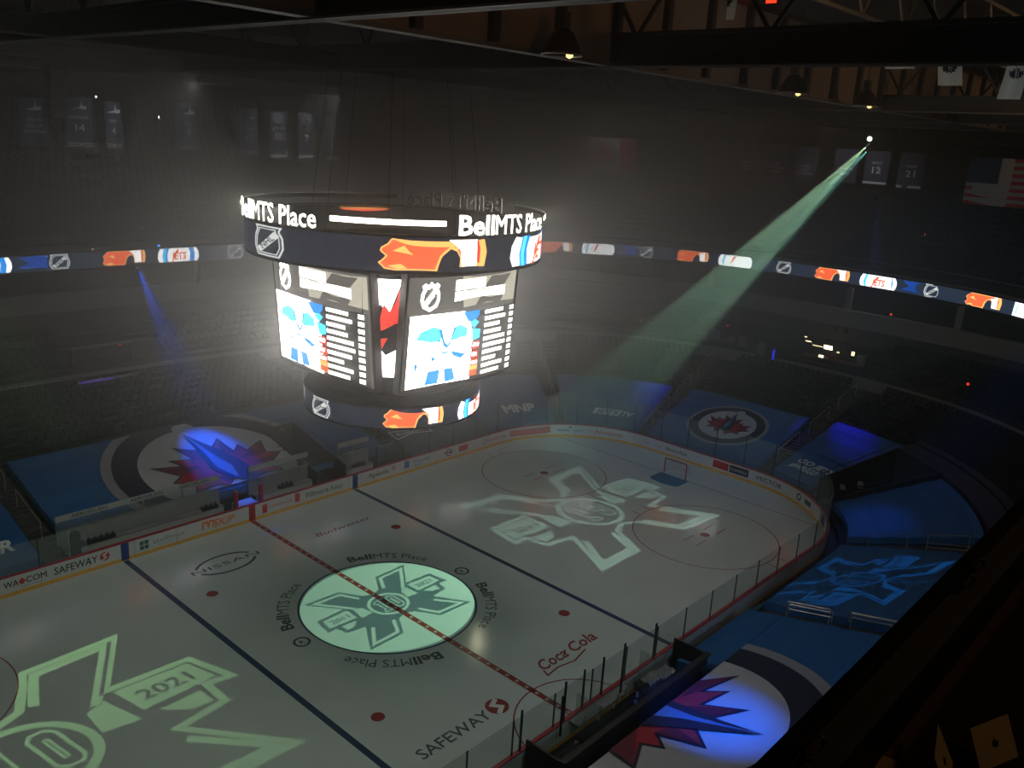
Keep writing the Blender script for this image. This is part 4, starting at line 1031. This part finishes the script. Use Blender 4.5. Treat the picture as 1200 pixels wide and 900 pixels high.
# hanging loudspeaker
e = empty('loudspeaker_array', (-5, 24.6, 23), label='tall dark loudspeaker array hanging among the championship banners', cat='loudspeaker')
for k in range(9):
    MB().box((0, 0.03*k*k*.2, 2.75-.33*k), (.9, 1.5-.05*k, .30)).build('speaker_box', STEEL, e)
m = MB(); m.tube((0, .3, 2.9), (0, .3, 4), .03, 5); m.build('hanger', STEEL, e)

# ================================================================== BANNERS AND FLAGS
def banner(x, w_, z0, z1, label, lines, top='jet', stripe=1, cloth=CLOTH, axis='y', pos=30):
    """axis 'y': hangs in the plane y=pos facing the near side; axis 'x': plane x=pos facing the left end"""
    e = empty('championship_banner', (x, pos, z1) if axis == 'y' else (pos, x, z1), label=label, cat='banner'); h = z1-z0
    def f(u, v, l):
        q = .04*math.sin(u*4+x)
        return (u, -l-.01+q, v) if axis == 'y' else (-l-.01+q, -u, v)
    m = MB(); n = 6; m.grid([[f(-w_/2+w_*i/n, -h*j/4, 0) for i in range(n+1)] for j in range(5)]); m.build('cloth', cloth, e)
    m = MB(); a = f(-w_/2, 0, 0); b = f(w_/2, 0, 0); m.tube(a, b, .04, 6); m.tube((0, 0, 0), (0, 0, 26-z1), .015, 4); m.build('hanger_bar', STEEL, e)
    lay = []
    if top == 'jet': lay.append(([[(-.45, -.75), (.1, -.6), (.2, -.15), (.27, -.55), (.5, -.5), (.5, -.75)]], LETTER)); 
    elif top == 'ring': lay.append((ring(circ(.38, 20, 0, -.5), .07)+text('JETS', .2, .02, cx=0, y=-.6, w=.55), LETTER))
    for t, y, hh, wd in lines: lay.append((text(t, hh, .02, cx=0, y=-y, w=wd), LETTER))
    if stripe == 1: lay.append(([rect(-w_/2+.05, -h+.30, -.12, -h+.36), rect(.12, -h+.30, w_/2-.05, -h+.36), rect(-w_/2+.05, -h+.14, -.12, -h+.20), rect(.12, -h+.14, w_/2-.05, -h+.20), circ(.1, 10, 0, -h+.25)], LETTER))
    if stripe == 2: lay.append(([rect(-w_/2+.03, -h+.08, w_/2-.03, -h+.26)], LETTER))
    decal('lettering', lay, f, e, z0=.03, dz=.008)
banner(-6.9, 1.8, 21.3, 23.9, 'navy banner cut by the left edge of the photo', [('CUP', 1.5, .25, .8)], 'none', 0, CLOTH2)
banner(-4.45, 1.65, 21.2, 24.1, 'navy league cup champions banner', [('1978-79', 1.45, .2, .9), ('AVCO CUP', 1.8, .2, 1.0), ('CHAMPIONS', 2.15, .2, 1.3)], 'jet', 0, CLOTH2)
banner(-1.65, 1.75, 21.1, 24.3, 'retired number 14 banner', [('McDONALD', 1.35, .2, 1.2), ('14', 2.1, .45, .6)])
banner(.55, 1.1, 21.1, 24.2, 'narrow retired number 4 banner', [('LIND', 1.35, .2, .5), ('4', 2.1, .45, .3)])
banner(5.85, 1.7, 21.1, 24.4, 'retired number 9 banner standing alone', [('HULL', 1.5, .2, .55), ('9', 2.2, .45, .3)])
banner(10.7, 1.55, 20.9, 24.3, 'retired number 15 banner with jet mark', [('STEEN', 1.55, .2, .9), ('15', 2.3, .45, .55)])
banner(13.25, 1.55, 20.8, 24.3, 'player banner with round mark, first right of the jet mark banners', [('HAWERCHUK', 1.35, .2, 1.1), ('10', 2.1, .5, .55)], 'ring', 2)
banner(15.8, 1.5, 20.8, 24.3, 'player banner with round mark, middle of the three', [('STEEN', 1.35, .2, .7), ('9', 2.1, .5, .3)], 'ring', 2)
banner(18.4, 1.5, 20.7, 24.2, 'player banner with round mark, nearest the scoreboard side', [('STEEN', 1.35, .2, .7), ('25', 2.1, .5, .55)], 'ring', 2)
for x, z0, lab, ln, stp in ((7.0, 21.2, 'faint banner nearest the red and white flag at the end', [('DIVISION', 1.6, .2, 1.2), ('CHAMPIONS', 1.9, .2, 1.3), ('1999', 2.2, .2, .8)], 0),
                       (4.1, 21.2, 'faint second banner of the end row', [('CUP', 1.6, .2, .6), ('CHAMPIONS', 1.9, .2, 1.3), ('2001', 2.2, .2, .8)], 0),
                       (1.5, 21.3, 'faint third banner of the end row', [('TURNER', 1.6, .2, .9), ('CUP', 1.9, .2, .6), ('CHAMPIONS', 2.2, .2, 1.3)], 0),
                       (-1.8, 21.4, 'faint banner crossed by the light beam', [('DIVISION', 1.6, .2, 1.2), ('2000', 2.0, .2, .8)], 0),
                       (-4.3, 21.4, 'number 12 banner with white bar just right of the light beam lens', [('BOYD', 1.0, .2, .8), ('12', 1.7, .5, .7)], 2),
                       (-6.9, 21.3, 'number 21 banner with white bar nearest the striped flag', [('CARR', 1.1, .2, .8), ('21', 1.8, .5, .7)], 2)):
    banner(x, 1.9, z0, 24.0, lab, ln, 'none', stp, CLOTH, 'x', 45)
fl = empty('canadian_flag', (45, 22.4, 23.85), label='red and white maple leaf flag hanging above the far corner seats', cat='flag')
def ff(u, v, l): return (-l-.01+.12*math.sin(u*1.5), -u, v)
m = MB(); m.grid([[ff(-4+8*i/16, -3.2*j/4, 0) for i in range(17)] for j in range(5)]); m.build('cloth', F_WHITE, fl)
MAP = [(0, 1.2), (.2, .8), (.45, .95), (.38, .4), (.65, .65), (.72, .5), (1.05, .55), (.92, .25), (1.1, .1), (.55, -.35), (.6, -.55), (.08, -.45), (.08, -1.0)]
decal('red_field', [([rect(-4, -3.2, -2, 0), rect(2, -3.2, 4, 0)], F_RED), (tf([MAP+mirx(MAP)[:-1] if False else MAP+[(-x, y) for x, y in MAP[::-1][:-1]]], 1.15, 1.15, 0, -1.65), F_RED)], ff, fl, grid=.5, z0=.02, dz=.02)
m = MB(); m.tube((0, -4, 0), (0, 4, 0), .05, 6); m.build('hanger_bar', STEEL, fl)
us2 = empty('striped_flag', (45, -14.0, 23.95), label='red and white striped flag at the right edge of the photo', cat='flag')
m = MB(); m.grid([[ff(-3.1+6.2*i/14, -3.35*j/4, 0) for i in range(15)] for j in range(5)]); m.build('cloth', F_WHITE, us2)
decal('red_stripe', [([rect(-3.1, -3.35*(2*k+1)/13, 3.1, -3.35*(2*k)/13) for k in range(7)], F_RED), ([rect(-3.1, -3.35*7/13, -.9, 0)], CLOTH2)], ff, us2, grid=.5, z0=.02, dz=.02)
m = MB(); m.tube((0, -3.1, 0), (0, 3.1, 0), .05, 6); m.build('hanger_bar', STEEL, us2)

# ================================================================== STENCIL PROJECTORS (the cross emblem is light thrown through a cut plate)
SIL_R = [(.45, 1.35), (1.08, 2.42), (2.9, 2.5), (1.82, .98), (3.25, .92), (3.42, -.2), (2.95, -.14), (2.85, -.75), (1.95, -.88), (2.9, -2.5), (1.08, -2.42), (.45, -1.35)]
SIL = [(0, 1.15)]+SIL_R+[(0, -1.15)]+[(-x, y) for x, y in SIL_R[::-1]]
ARM = stroke([(.72, 1.28), (1.18, 2.17), (2.5, 2.24), (1.36, .62)], .17)
ARML = stroke([(.72, 1.28), (1.18, 2.17), (2.5, 2.24), (1.36, .62)], .12)
ARMS = [ARM, mirx(ARM), miry(stroke([(.72, 1.28), (1.18, 2.17), (2.5, 2.24), (1.75, 1.15)], .17)), mirx(miry(stroke([(.72, 1.28), (1.18, 2.17), (2.5, 2.24), (1.75, 1.15)], .17)))]
DART = [(1.52, .66), (1.62, -.22), (1.02, -.12), (1.13, .52)]
DARTS = [DART, mirx(DART), [(-.4, -1.02), (-.55, -1.2), (0, -1.02+.0), (.55, -1.2), (.4, -1.02), (0, -.98)]]
BAN = [(1.75, .80), (3.08, .74), (3.16, .06), (1.78, -.02)]
TAIL = [(1.95, -.18), (2.7, -.14), (2.66, -.58), (2.25, -.52)]
def digits(): return ring([(.12, -.42), (.12, .42), (.25, .58), (.5, .58), (.62, .42), (.62, -.42), (.5, -.58), (.25, -.58)], .07)+ring([(.31, -.32), (.31, .32), (.43, .32), (.43, -.32)], .05)+ring([(-.55, -.56), (-.55, -.36), (-.44, -.36), (-.44, .28), (-.56, .28), (-.56, .42), (-.36, .58), (-.2, .58), (-.2, -.36), (-.08, -.36), (-.08, -.56)], .06)
NEEDLE = ring([(-.2, 1.28), (0, 3.05), (.2, 1.28)], .06)
def cross(thick=True, bright=False):
    L = [SIL]
    if not bright: L.append(offset(SIL, .15))
    L += ARMS+DARTS[:2]+[circ(.98, 40), circ(.82, 40)]+digits()+[BAN, mirx(BAN)]+[TAIL, mirx(TAIL)]
    L += text('2021', .34, .02, 0, cx=2.42, y=.22, w=.95)+text('2011', .34, .02, 0, cx=-2.42, y=.22, w=.95)
    if not bright: L += NEEDLE
    return L
def projector(loc, loops3, aim, power, color, label, d=.42, blend=0.0):
    """loops3: closed outlines on the lit surface in world space; light passes inside them (even-odd)"""
    L = Vector(loc); a = (Vector(aim)-L).normalized(); ux = a.cross(Vector((0, 0, 1))).normalized(); uy = ux.cross(a)
    loops = []
    for l in loops3:
        q = []
        for p in l:
            v = Vector(p)-L; k = d/v.dot(a); q.append((v.dot(ux)*k, v.dot(uy)*k))
        loops.append(q)
    R_ = max(math.hypot(*p) for l in loops for p in l)*1.12
    e = empty('stencil_projector', loc, label=label, cat='projector')
    S_ = 1000.0  # work in a larger scale so that tiny edges survive
    out = rect(-R_*1.3, -R_*1.3, R_*1.3, R_*1.3)
    decal('stencil_plate', [([[(x*S_, y*S_) for x, y in l] for l in [out]+loops], BLACK)], lambda u, v, l: tuple(a*d+ux*u/S_+uy*v/S_), e)
    w_ = R_*1.3; m = MB()
    c = [a*z+ux*i*w_+uy*j*w_ for z in (-.15, d+.1) for i, j in ((-1, -1), (1, -1), (1, 1), (-1, 1))]
    m.add(c, [(0, 1, 5, 4), (1, 2, 6, 5), (2, 3, 7, 6), (3, 0, 4, 7), (0, 3, 2, 1)]); m.build('housing', BLACK, e)
    m = MB(); m.tube(uy*w_, (0, 0, 26.0-loc[2]+.2), .02, 5); m.build('yoke', STEEL, e)
    s = spot('projector_lamp', (0, 0, 0), tuple(a), power, color, 2*math.atan(R_*1.15/d), blend, 0.00012); s.parent = e
    return e
def onplane(loops, O, X, Y):  # unit coordinates to world
    O, X, Y = Vector(O), Vector(X), Vector(Y)
    def dens(l):
        return l
    return [[tuple(O+X*x+Y*y) for x, y in dens(l)] for l in loops]
GRN = (.62, 1.0, .60)
projector((-14.0, 24.5, 24.4), onplane(cross(), (-17.1, .15, 0), (2.42, .0, 0), (-.42, 2.45, 0)), (-16, 0, 0), 21000, (.52, 1.0, .40), 'black stencil projector hanging over the bench side seats')
projector((6.0, -33.0, 25.4), onplane(cross(), (17.3, .3, 0), (2.15, -.10, 0), (-.05, 2.35, 0)), (17, 0, 0), 27000, (.62, 1.0, .78), 'black stencil projector high on the press box side')
projector((39.3, -5.6, 24.4), onplane([circ(4.45/1.12, 60)]+cross(bright=True), (0, 0, 0), (1.14, 0, 0), (0, 1.08, 0)), (0, 0, 0), 130000, (.60, 1.0, .60), 'bright stencil projector with visible beam above the far end seats', blend=.45)
projector((39.3, -5.7, 24.08), onplane([circ(4.45, 60)], (0, 0, 0), (1, 0, 0), (0, 1, 0)), (0, 0, 0), 32000, (.25, 1.0, .85), 'added dim round fill projector beside the bright beam', blend=.5)  # second projector added to tint the cross's dark parts teal
projector((24.0, -26, 25.2), onplane(cross(), (18.4, -16.9, 1.68), (-1.25, -.42+.6, 0), (.35, -1.15, .27)), (18.4, -16.9, 1.7), 11000, (.05, .62, 1.0), 'black stencil projector high over the near right seats')
# bright lens of the visible beam
o = MB().lathe((39.2, -5.6, 24.75), [(.01, -.16), (.13, -.1), (.16, 0), (.13, .1), (.01, .16)], 12).build('beam_lens', em('beam_lens', (.85, 1.0, .85), 12)); tag(o, 'glowing round lens of the beam above the end banners', 'light')

# fittings for the added fill lamps and the blue spotlights
for k, (a, b, p_, c, s_) in enumerate(FILL_AND_POOL+BLUES):
    names = ['left end of the ice, added as fill', 'deep black beam, added as fill', 'bench side girder, added as fill', 'far faceoff circle on the press box side, added as fill', 'far goal', 'championship banners near the hanging loudspeaker, added as fill', 'player banners with round marks, added as fill', 'maple leaf flag, added as fill', 'end banners', 'left of the scoreboard, added as fill', 'far end covers, added as fill', 'penalty box', 'far corner boards', 'neutral zone from the bench side','near right corner cover, added as fill',
             'team bench emblem', 'penalty box emblem', 'corner seats left of the goal emblem', 'tunnel corner seats', 'stairs right of the goal emblem', 'corner cover in the near right']
    e = empty('stage_or_fill_lamp', a, label='small black lamp aimed at the %s' % names[k], cat='lamp')
    d = (Vector(b)-Vector(a)).normalized()
    m = MB(); m.tube(-d*.45, -d*.30, .12, 10); m.tube(-d*.30, d*.0-d*.06, .10, 10, r2=.17); m.build('lamp_body', BLACK, e)
    m = MB(); m.bar(-d*.2, (0, 0, .5), .04, .04); m.build('yoke', STEEL, e)

# small lights around the seats
def dot(p, r, col, st, lab, name='small_light'):
    e = empty(name, p, label=lab, cat='light'); d = (CAM-Vector(p)); d.z = 0; d.normalize()
    MB().box(tuple(-d*r*.8), (r*1.2, r*1.2, r*1.6), rz=math.atan2(d.y, d.x)).build('housing', STEEL, e)
    MB().lathe((0, 0, 0), [(.01, -r), (r*.7, -r*.7), (r, 0), (r*.7, r*.7), (.01, r)], 10).build('lens', em('dot_'+lab.split()[1]+str(st), col, st), e)
Wt, Rd, Bl = (1, .95, .85), (1, .05, .03), (.03, .25, 1)
for p, r, c, st, lab in [((13.8, 50.8, 23.3), .20, Wt, 10, 'tiny white light above the number 9 banner'), ((-.5, 29.9, 24.4), .10, Wt, 3, 'tiny white light on top of the number 14 banner'), ((2.3, 39.0, 17.5), .16, Rd, 1.2, 'tiny red light left of the sign ring'),
    ((13.6, 39.1, 17.8), .14, Wt, 2.5, 'tiny white light beside the sign ring'), ((13.2, 38.4, 17.3), .12, Rd, .8, 'tiny red light below the white one beside the sign ring'),
    ((4.1, 34.3, 15.2), .13, Bl, 8, 'upper tiny blue light above the ribbon'), ((3.8, 33.6, 14.85), .13, Bl, 8, 'lower tiny blue light above the ribbon'), ((4.2, 32.0, 14.2), .11, Bl, 7, 'single tiny blue light touching the ribbon'),
    ((-.6, 32.0, 14.2), .1, (1, .5, .4), 2, 'tiny pink light touching the ribbon'), ((1.0, 32.4, 7.0), .13, Rd, 1.4, 'small red light over the purple lit suite counter'), ((2.8, 31.9, 4.65), .14, Wt, 7, 'small white light on the concourse wall'),
    ((50.3, 40.7, 23.1), .14, Wt, 6, 'tiny white light high above the sign ring'), ((46.8, 22.3, 16.1), .14, Wt, 3.5, 'tiny white light right of the sign lettering'), ((47.7, 24.4, 17.0), .40, (.03, .08, .5), .35, 'blue lit screen right of the sign lettering'),
    ((54.5, 17.7, 17.7), .2, Wt, .7, 'pale light cluster under the end banners'), ((56.0, 7.5, 17.2), .14, Rd, 1.5, 'tiny red light inside the visible beam'), ((56.3, -5.2, 17.2), .15, Rd, 1.5, 'tiny red light under the number 21 banner'),
    ((47.2, 7.9, 7.55), .15, Rd, 1.0, 'tiny red light above the end concourse kiosks'), ((46.9, -6.7, 11.25), .13, Rd, 1.0, 'tiny red light on the end suite fascia'), ((45.6, -13.7, 7.2), .16, Rd, .9, 'small red light at the far right concourse'),
    ((44.5, 15.8, 6.9), .28, (.5, .5, .1), .25, 'dim yellow light on the far corner concourse'), ((11.95, 31.7, 6.5), .24, (.6, .3, .1), .22, 'dim orange light left of the scoreboard screen')]:
    dot(p, r*.72, c, st, lab)
# dim bright patches of the concourse bar at the end
e = empty('concourse_bar', (48.5, -1.7, 5.4), label='lit concession bar with bright yellow lamps behind the end seats', cat='bar')
MB().box((.3, 0, .35), (.6, 5.2, .9)).build('counter', pm('bar_brown', (.15, .10, .07), .6), e)
for y, z, w_, h, st in ((.35, 1.75, .75, .32, 9), (-1.9, 1.65, .25, .35, 2.0), (2.2, 1.95, .5, .07, 2.5), (1.3, 1.7, .9, .06, 1.6), (.85, .85, .4, .2, 4.0), (2.5, 2.3, .2, .07, 2), (-.6, 1.5, .2, .12, 1.2)):
    MB().box((0, y, z), (.08, w_, h)).build('lamp_strip', em('bar_lamp%.1f' % st, (1, .82, .42), st), e)
MB().box((-.1, -.15, .95), (.1, .5, .5)).build('red_menu', pm('menu_red', (.3, .03, .04), .6), e)
MB().box((.35, -2.6, .8), (.3, .7, 1.6)).build('pillar', CONC_L, e)
k1 = empty('kiosk', (47.6, 6.6, 5.1), label='dim concourse kiosk with pale menu boards left of the bar', cat='kiosk')
for y, z, w_, h in ((2.6, 1.3, .9, 1.0), (.9, 1.2, .7, .6), (-.2, 1.2, .8, 1.0), (-2.2, .9, .7, 1.2)): MB().box((0, y, z), (.1, w_, h)).build('menu_board', CONC_L, k1)
MB().box((.5, .3, .6), (.6, 7, 1.2)).build('counter', CONC, k1)
MB().box((47.9, 3.4, 5.6), (.15, .3, .9)).build('blue_column', em('blue_column', (.05, .05, 1), .6))
tag(bpy.data.objects['blue_column'], 'narrow blue lit column beside the concourse kiosk', 'light')
# suite counter at the far left concourse
sc_ = empty('suite_counter', (-.7, 31.7, 4.2), label='grey suite counter with a purple glowing top on the far concourse', cat='counter')
MB().box((.3, 0, .35), (4.3, .5, .75)).build('counter_front', CONC_L, sc_)
MB().box((-.5, -.27, .55), (2.4, .04, .28)).build('glowing_strip', E_PURP, sc_)
MB().box((.3, .5, 3.0), (4.3, .3, .12)).build('canopy', CONC_L, sc_)
for x in (-1.8, 2.4): MB().box((x, .5, 1.6), (.12, .12, 2.8)).build('post', STEEL, sc_)
cr = empty('concourse_rail', (-8, 31.85, 5.0), label='long pale rail left of the purple suite counter', cat='rail')
MB().box((0, 0, .1), (9.5, .08, .10)).build('top_rail', RAIL, cr); MB().box((0, 0, -.25), (9.5, .05, .5)).build('rail_glass', GLASS, cr)
for k in range(6): MB().box((-4.7+1.88*k, 0, -.25), (.06, .06, .7)).build('post', RAIL, cr)
cr = empty('concourse_rail', (10, 32.0, 5.2), label='long pale rail right of the purple suite counter', cat='rail')
MB().box((0, 0, .1), (12, .08, .10)).build('top_rail', RAIL, cr); MB().box((0, 0, -.25), (12, .05, .5)).build('rail_glass', GLASS, cr)
for k in range(7): MB().box((-5.9+1.96*k, 0, -.25), (.06, .06, .7)).build('post', RAIL, cr)
# upper deck front rail
m = MB(); m.grid([[(*se(49.7+k, 32.7+k, 2.5, t_), z) for t_ in TH[::1]] for k, z in ((0, 14.95), (0, 15.02), (.07, 15.02), (.07, 14.95), (0, 14.95))]); o = m.build('trim_upper_rail', STEEL_L); o['kind'] = 'structure'
# support columns of the suite level
for k, t_ in enumerate([PI/2+.62-.17*j for j in range(15)]):
    p = se(47.6, 33.6, 3.2, t_)
    o = MB().box((p[0], p[1], 11.85), (.45, .45, 1.85)).build('column', CONC_L); tag(o, 'short pale column between suite fascia and ribbon', 'column', 'columns of the suite level')

# ================================================================== PRESS BOX LEDGE IN FRONT OF THE CAMERA
X0 = CAM.x+3.0; Y0 = CAM.y
lg = empty('press_box_ledge', (X0, Y0, CAM.z-.8), label='dark ledge with grey cap strip crossing the lower right corner', cat='ledge')
MB().box((0, .385, -.02), (9, .022, .05)).build('outer_lip', BLACK, lg)
MB().box((0, .352, -.03), (9, .040, .03)).build('cap_strip', GREYM, lg)
MB().box((0, .372, -.50), (9, .03, .9)).build('front_panel', BLACK, lg)
for xo, yo in ((-2.05, .358), (-1.93, .352), (-1.22, .352), (-1.12, .36), (-.55, .352)):
    m = MB(); n = 10
    for k in range(n):
        a0, a1 = 2*PI*k/n, 2*PI*(k+1)/n
        m.tube((xo+.030*math.cos(a0), yo+.008*math.sin(a0), .004), (xo+.030*math.cos(a1), yo+.008*math.sin(a1), .004), .0035, 6)
    m.build('cable_loop', BLACK, lg)
    m = MB(); m.lathe((xo+.03, yo+.003, .006), [(.0005, -.004), (.004, 0), (.0005, .004)], 8); m.build('screw', RAIL, lg)
desk = empty('press_desk', (X0, Y0, CAM.z-1.02), label='brown press desk top behind the ledge in the lower right corner', cat='desk')
MB().box((0, .355, -.015), (9, .025, .03)).build('desk_edge', BROWN, desk)
MB().box((0, .10, -.04), (9, .52, .03)).build('desk_top', CARPET, desk)
MB().box((0, .36, -.4), (9, .03, .7)).build('desk_front', BLACK, desk)
def card(x, y, rz, label, seatmark):
    c = empty('tent_card', (x, y, CAM.z-1.025), rz, label=label, cat='card'); w_, h = .105, .065; lean = .035
    for sg in (-1, 1):
        m = MB(); m.add([(-w_/2, sg*lean, 0), (w_/2, sg*lean, 0), (w_/2, 0, h), (-w_/2, 0, h)], [(0, 1, 2, 3)]); o = m.build('card_face', PAPER, c)
        md = o.modifiers.new('s', 'SOLIDIFY'); md.thickness = .0008
        decal('emblem', [(tf([LEAFL, LEAFR, JET], .0024, .0024, 0, .033), INK)], lambda u, v, l, sg=sg: (u, sg*(lean*(1-v/h)+.0012), v), c)
card(CAM.x+1.47, CAM.y+.285, .25, 'buff folded name card standing nearest the ledge', True)
card(CAM.x+1.60, CAM.y+.235, -.35, 'buff folded name card at the photo bottom edge behind the first', True)
o = MB().box((CAM.x+1.40, CAM.y+.33, CAM.z-1.0195), (.10, .05, .002), rz=.2).build('paper_slip', PAPER); tag(o, 'flat paper slip lying at the desk edge beside the name cards', 'paper')

# pieces that sit on a part go one level down (all of these parts have no transform of their own)
def base_name(o): return o.name.split('.')[0]
for o in list(bpy.data.objects):
    if o.parent is None or o.parent.type != 'EMPTY': continue
    want = {'lettering': 'cloth', 'emblem': ('cloth', 'card_face'), 'red_stripe': 'cloth', 'red_field': 'cloth', 'glint_bead': 'lamp_shade', 'rim': 'lamp_shade', 'bottle_cap': 'bottle_body', 'screw': 'cable_loop'}.get(base_name(o))
    if not want: continue
    want = (want,) if isinstance(want, str) else want
    sib = [c for c in o.parent.children if base_name(c) in want and tuple(c.location) == (0, 0, 0)]
    if sib:
        k = [c for c in o.parent.children if base_name(c) == base_name(o)].index(o)
        o.parent = sib[min(k, len(sib)-1)]
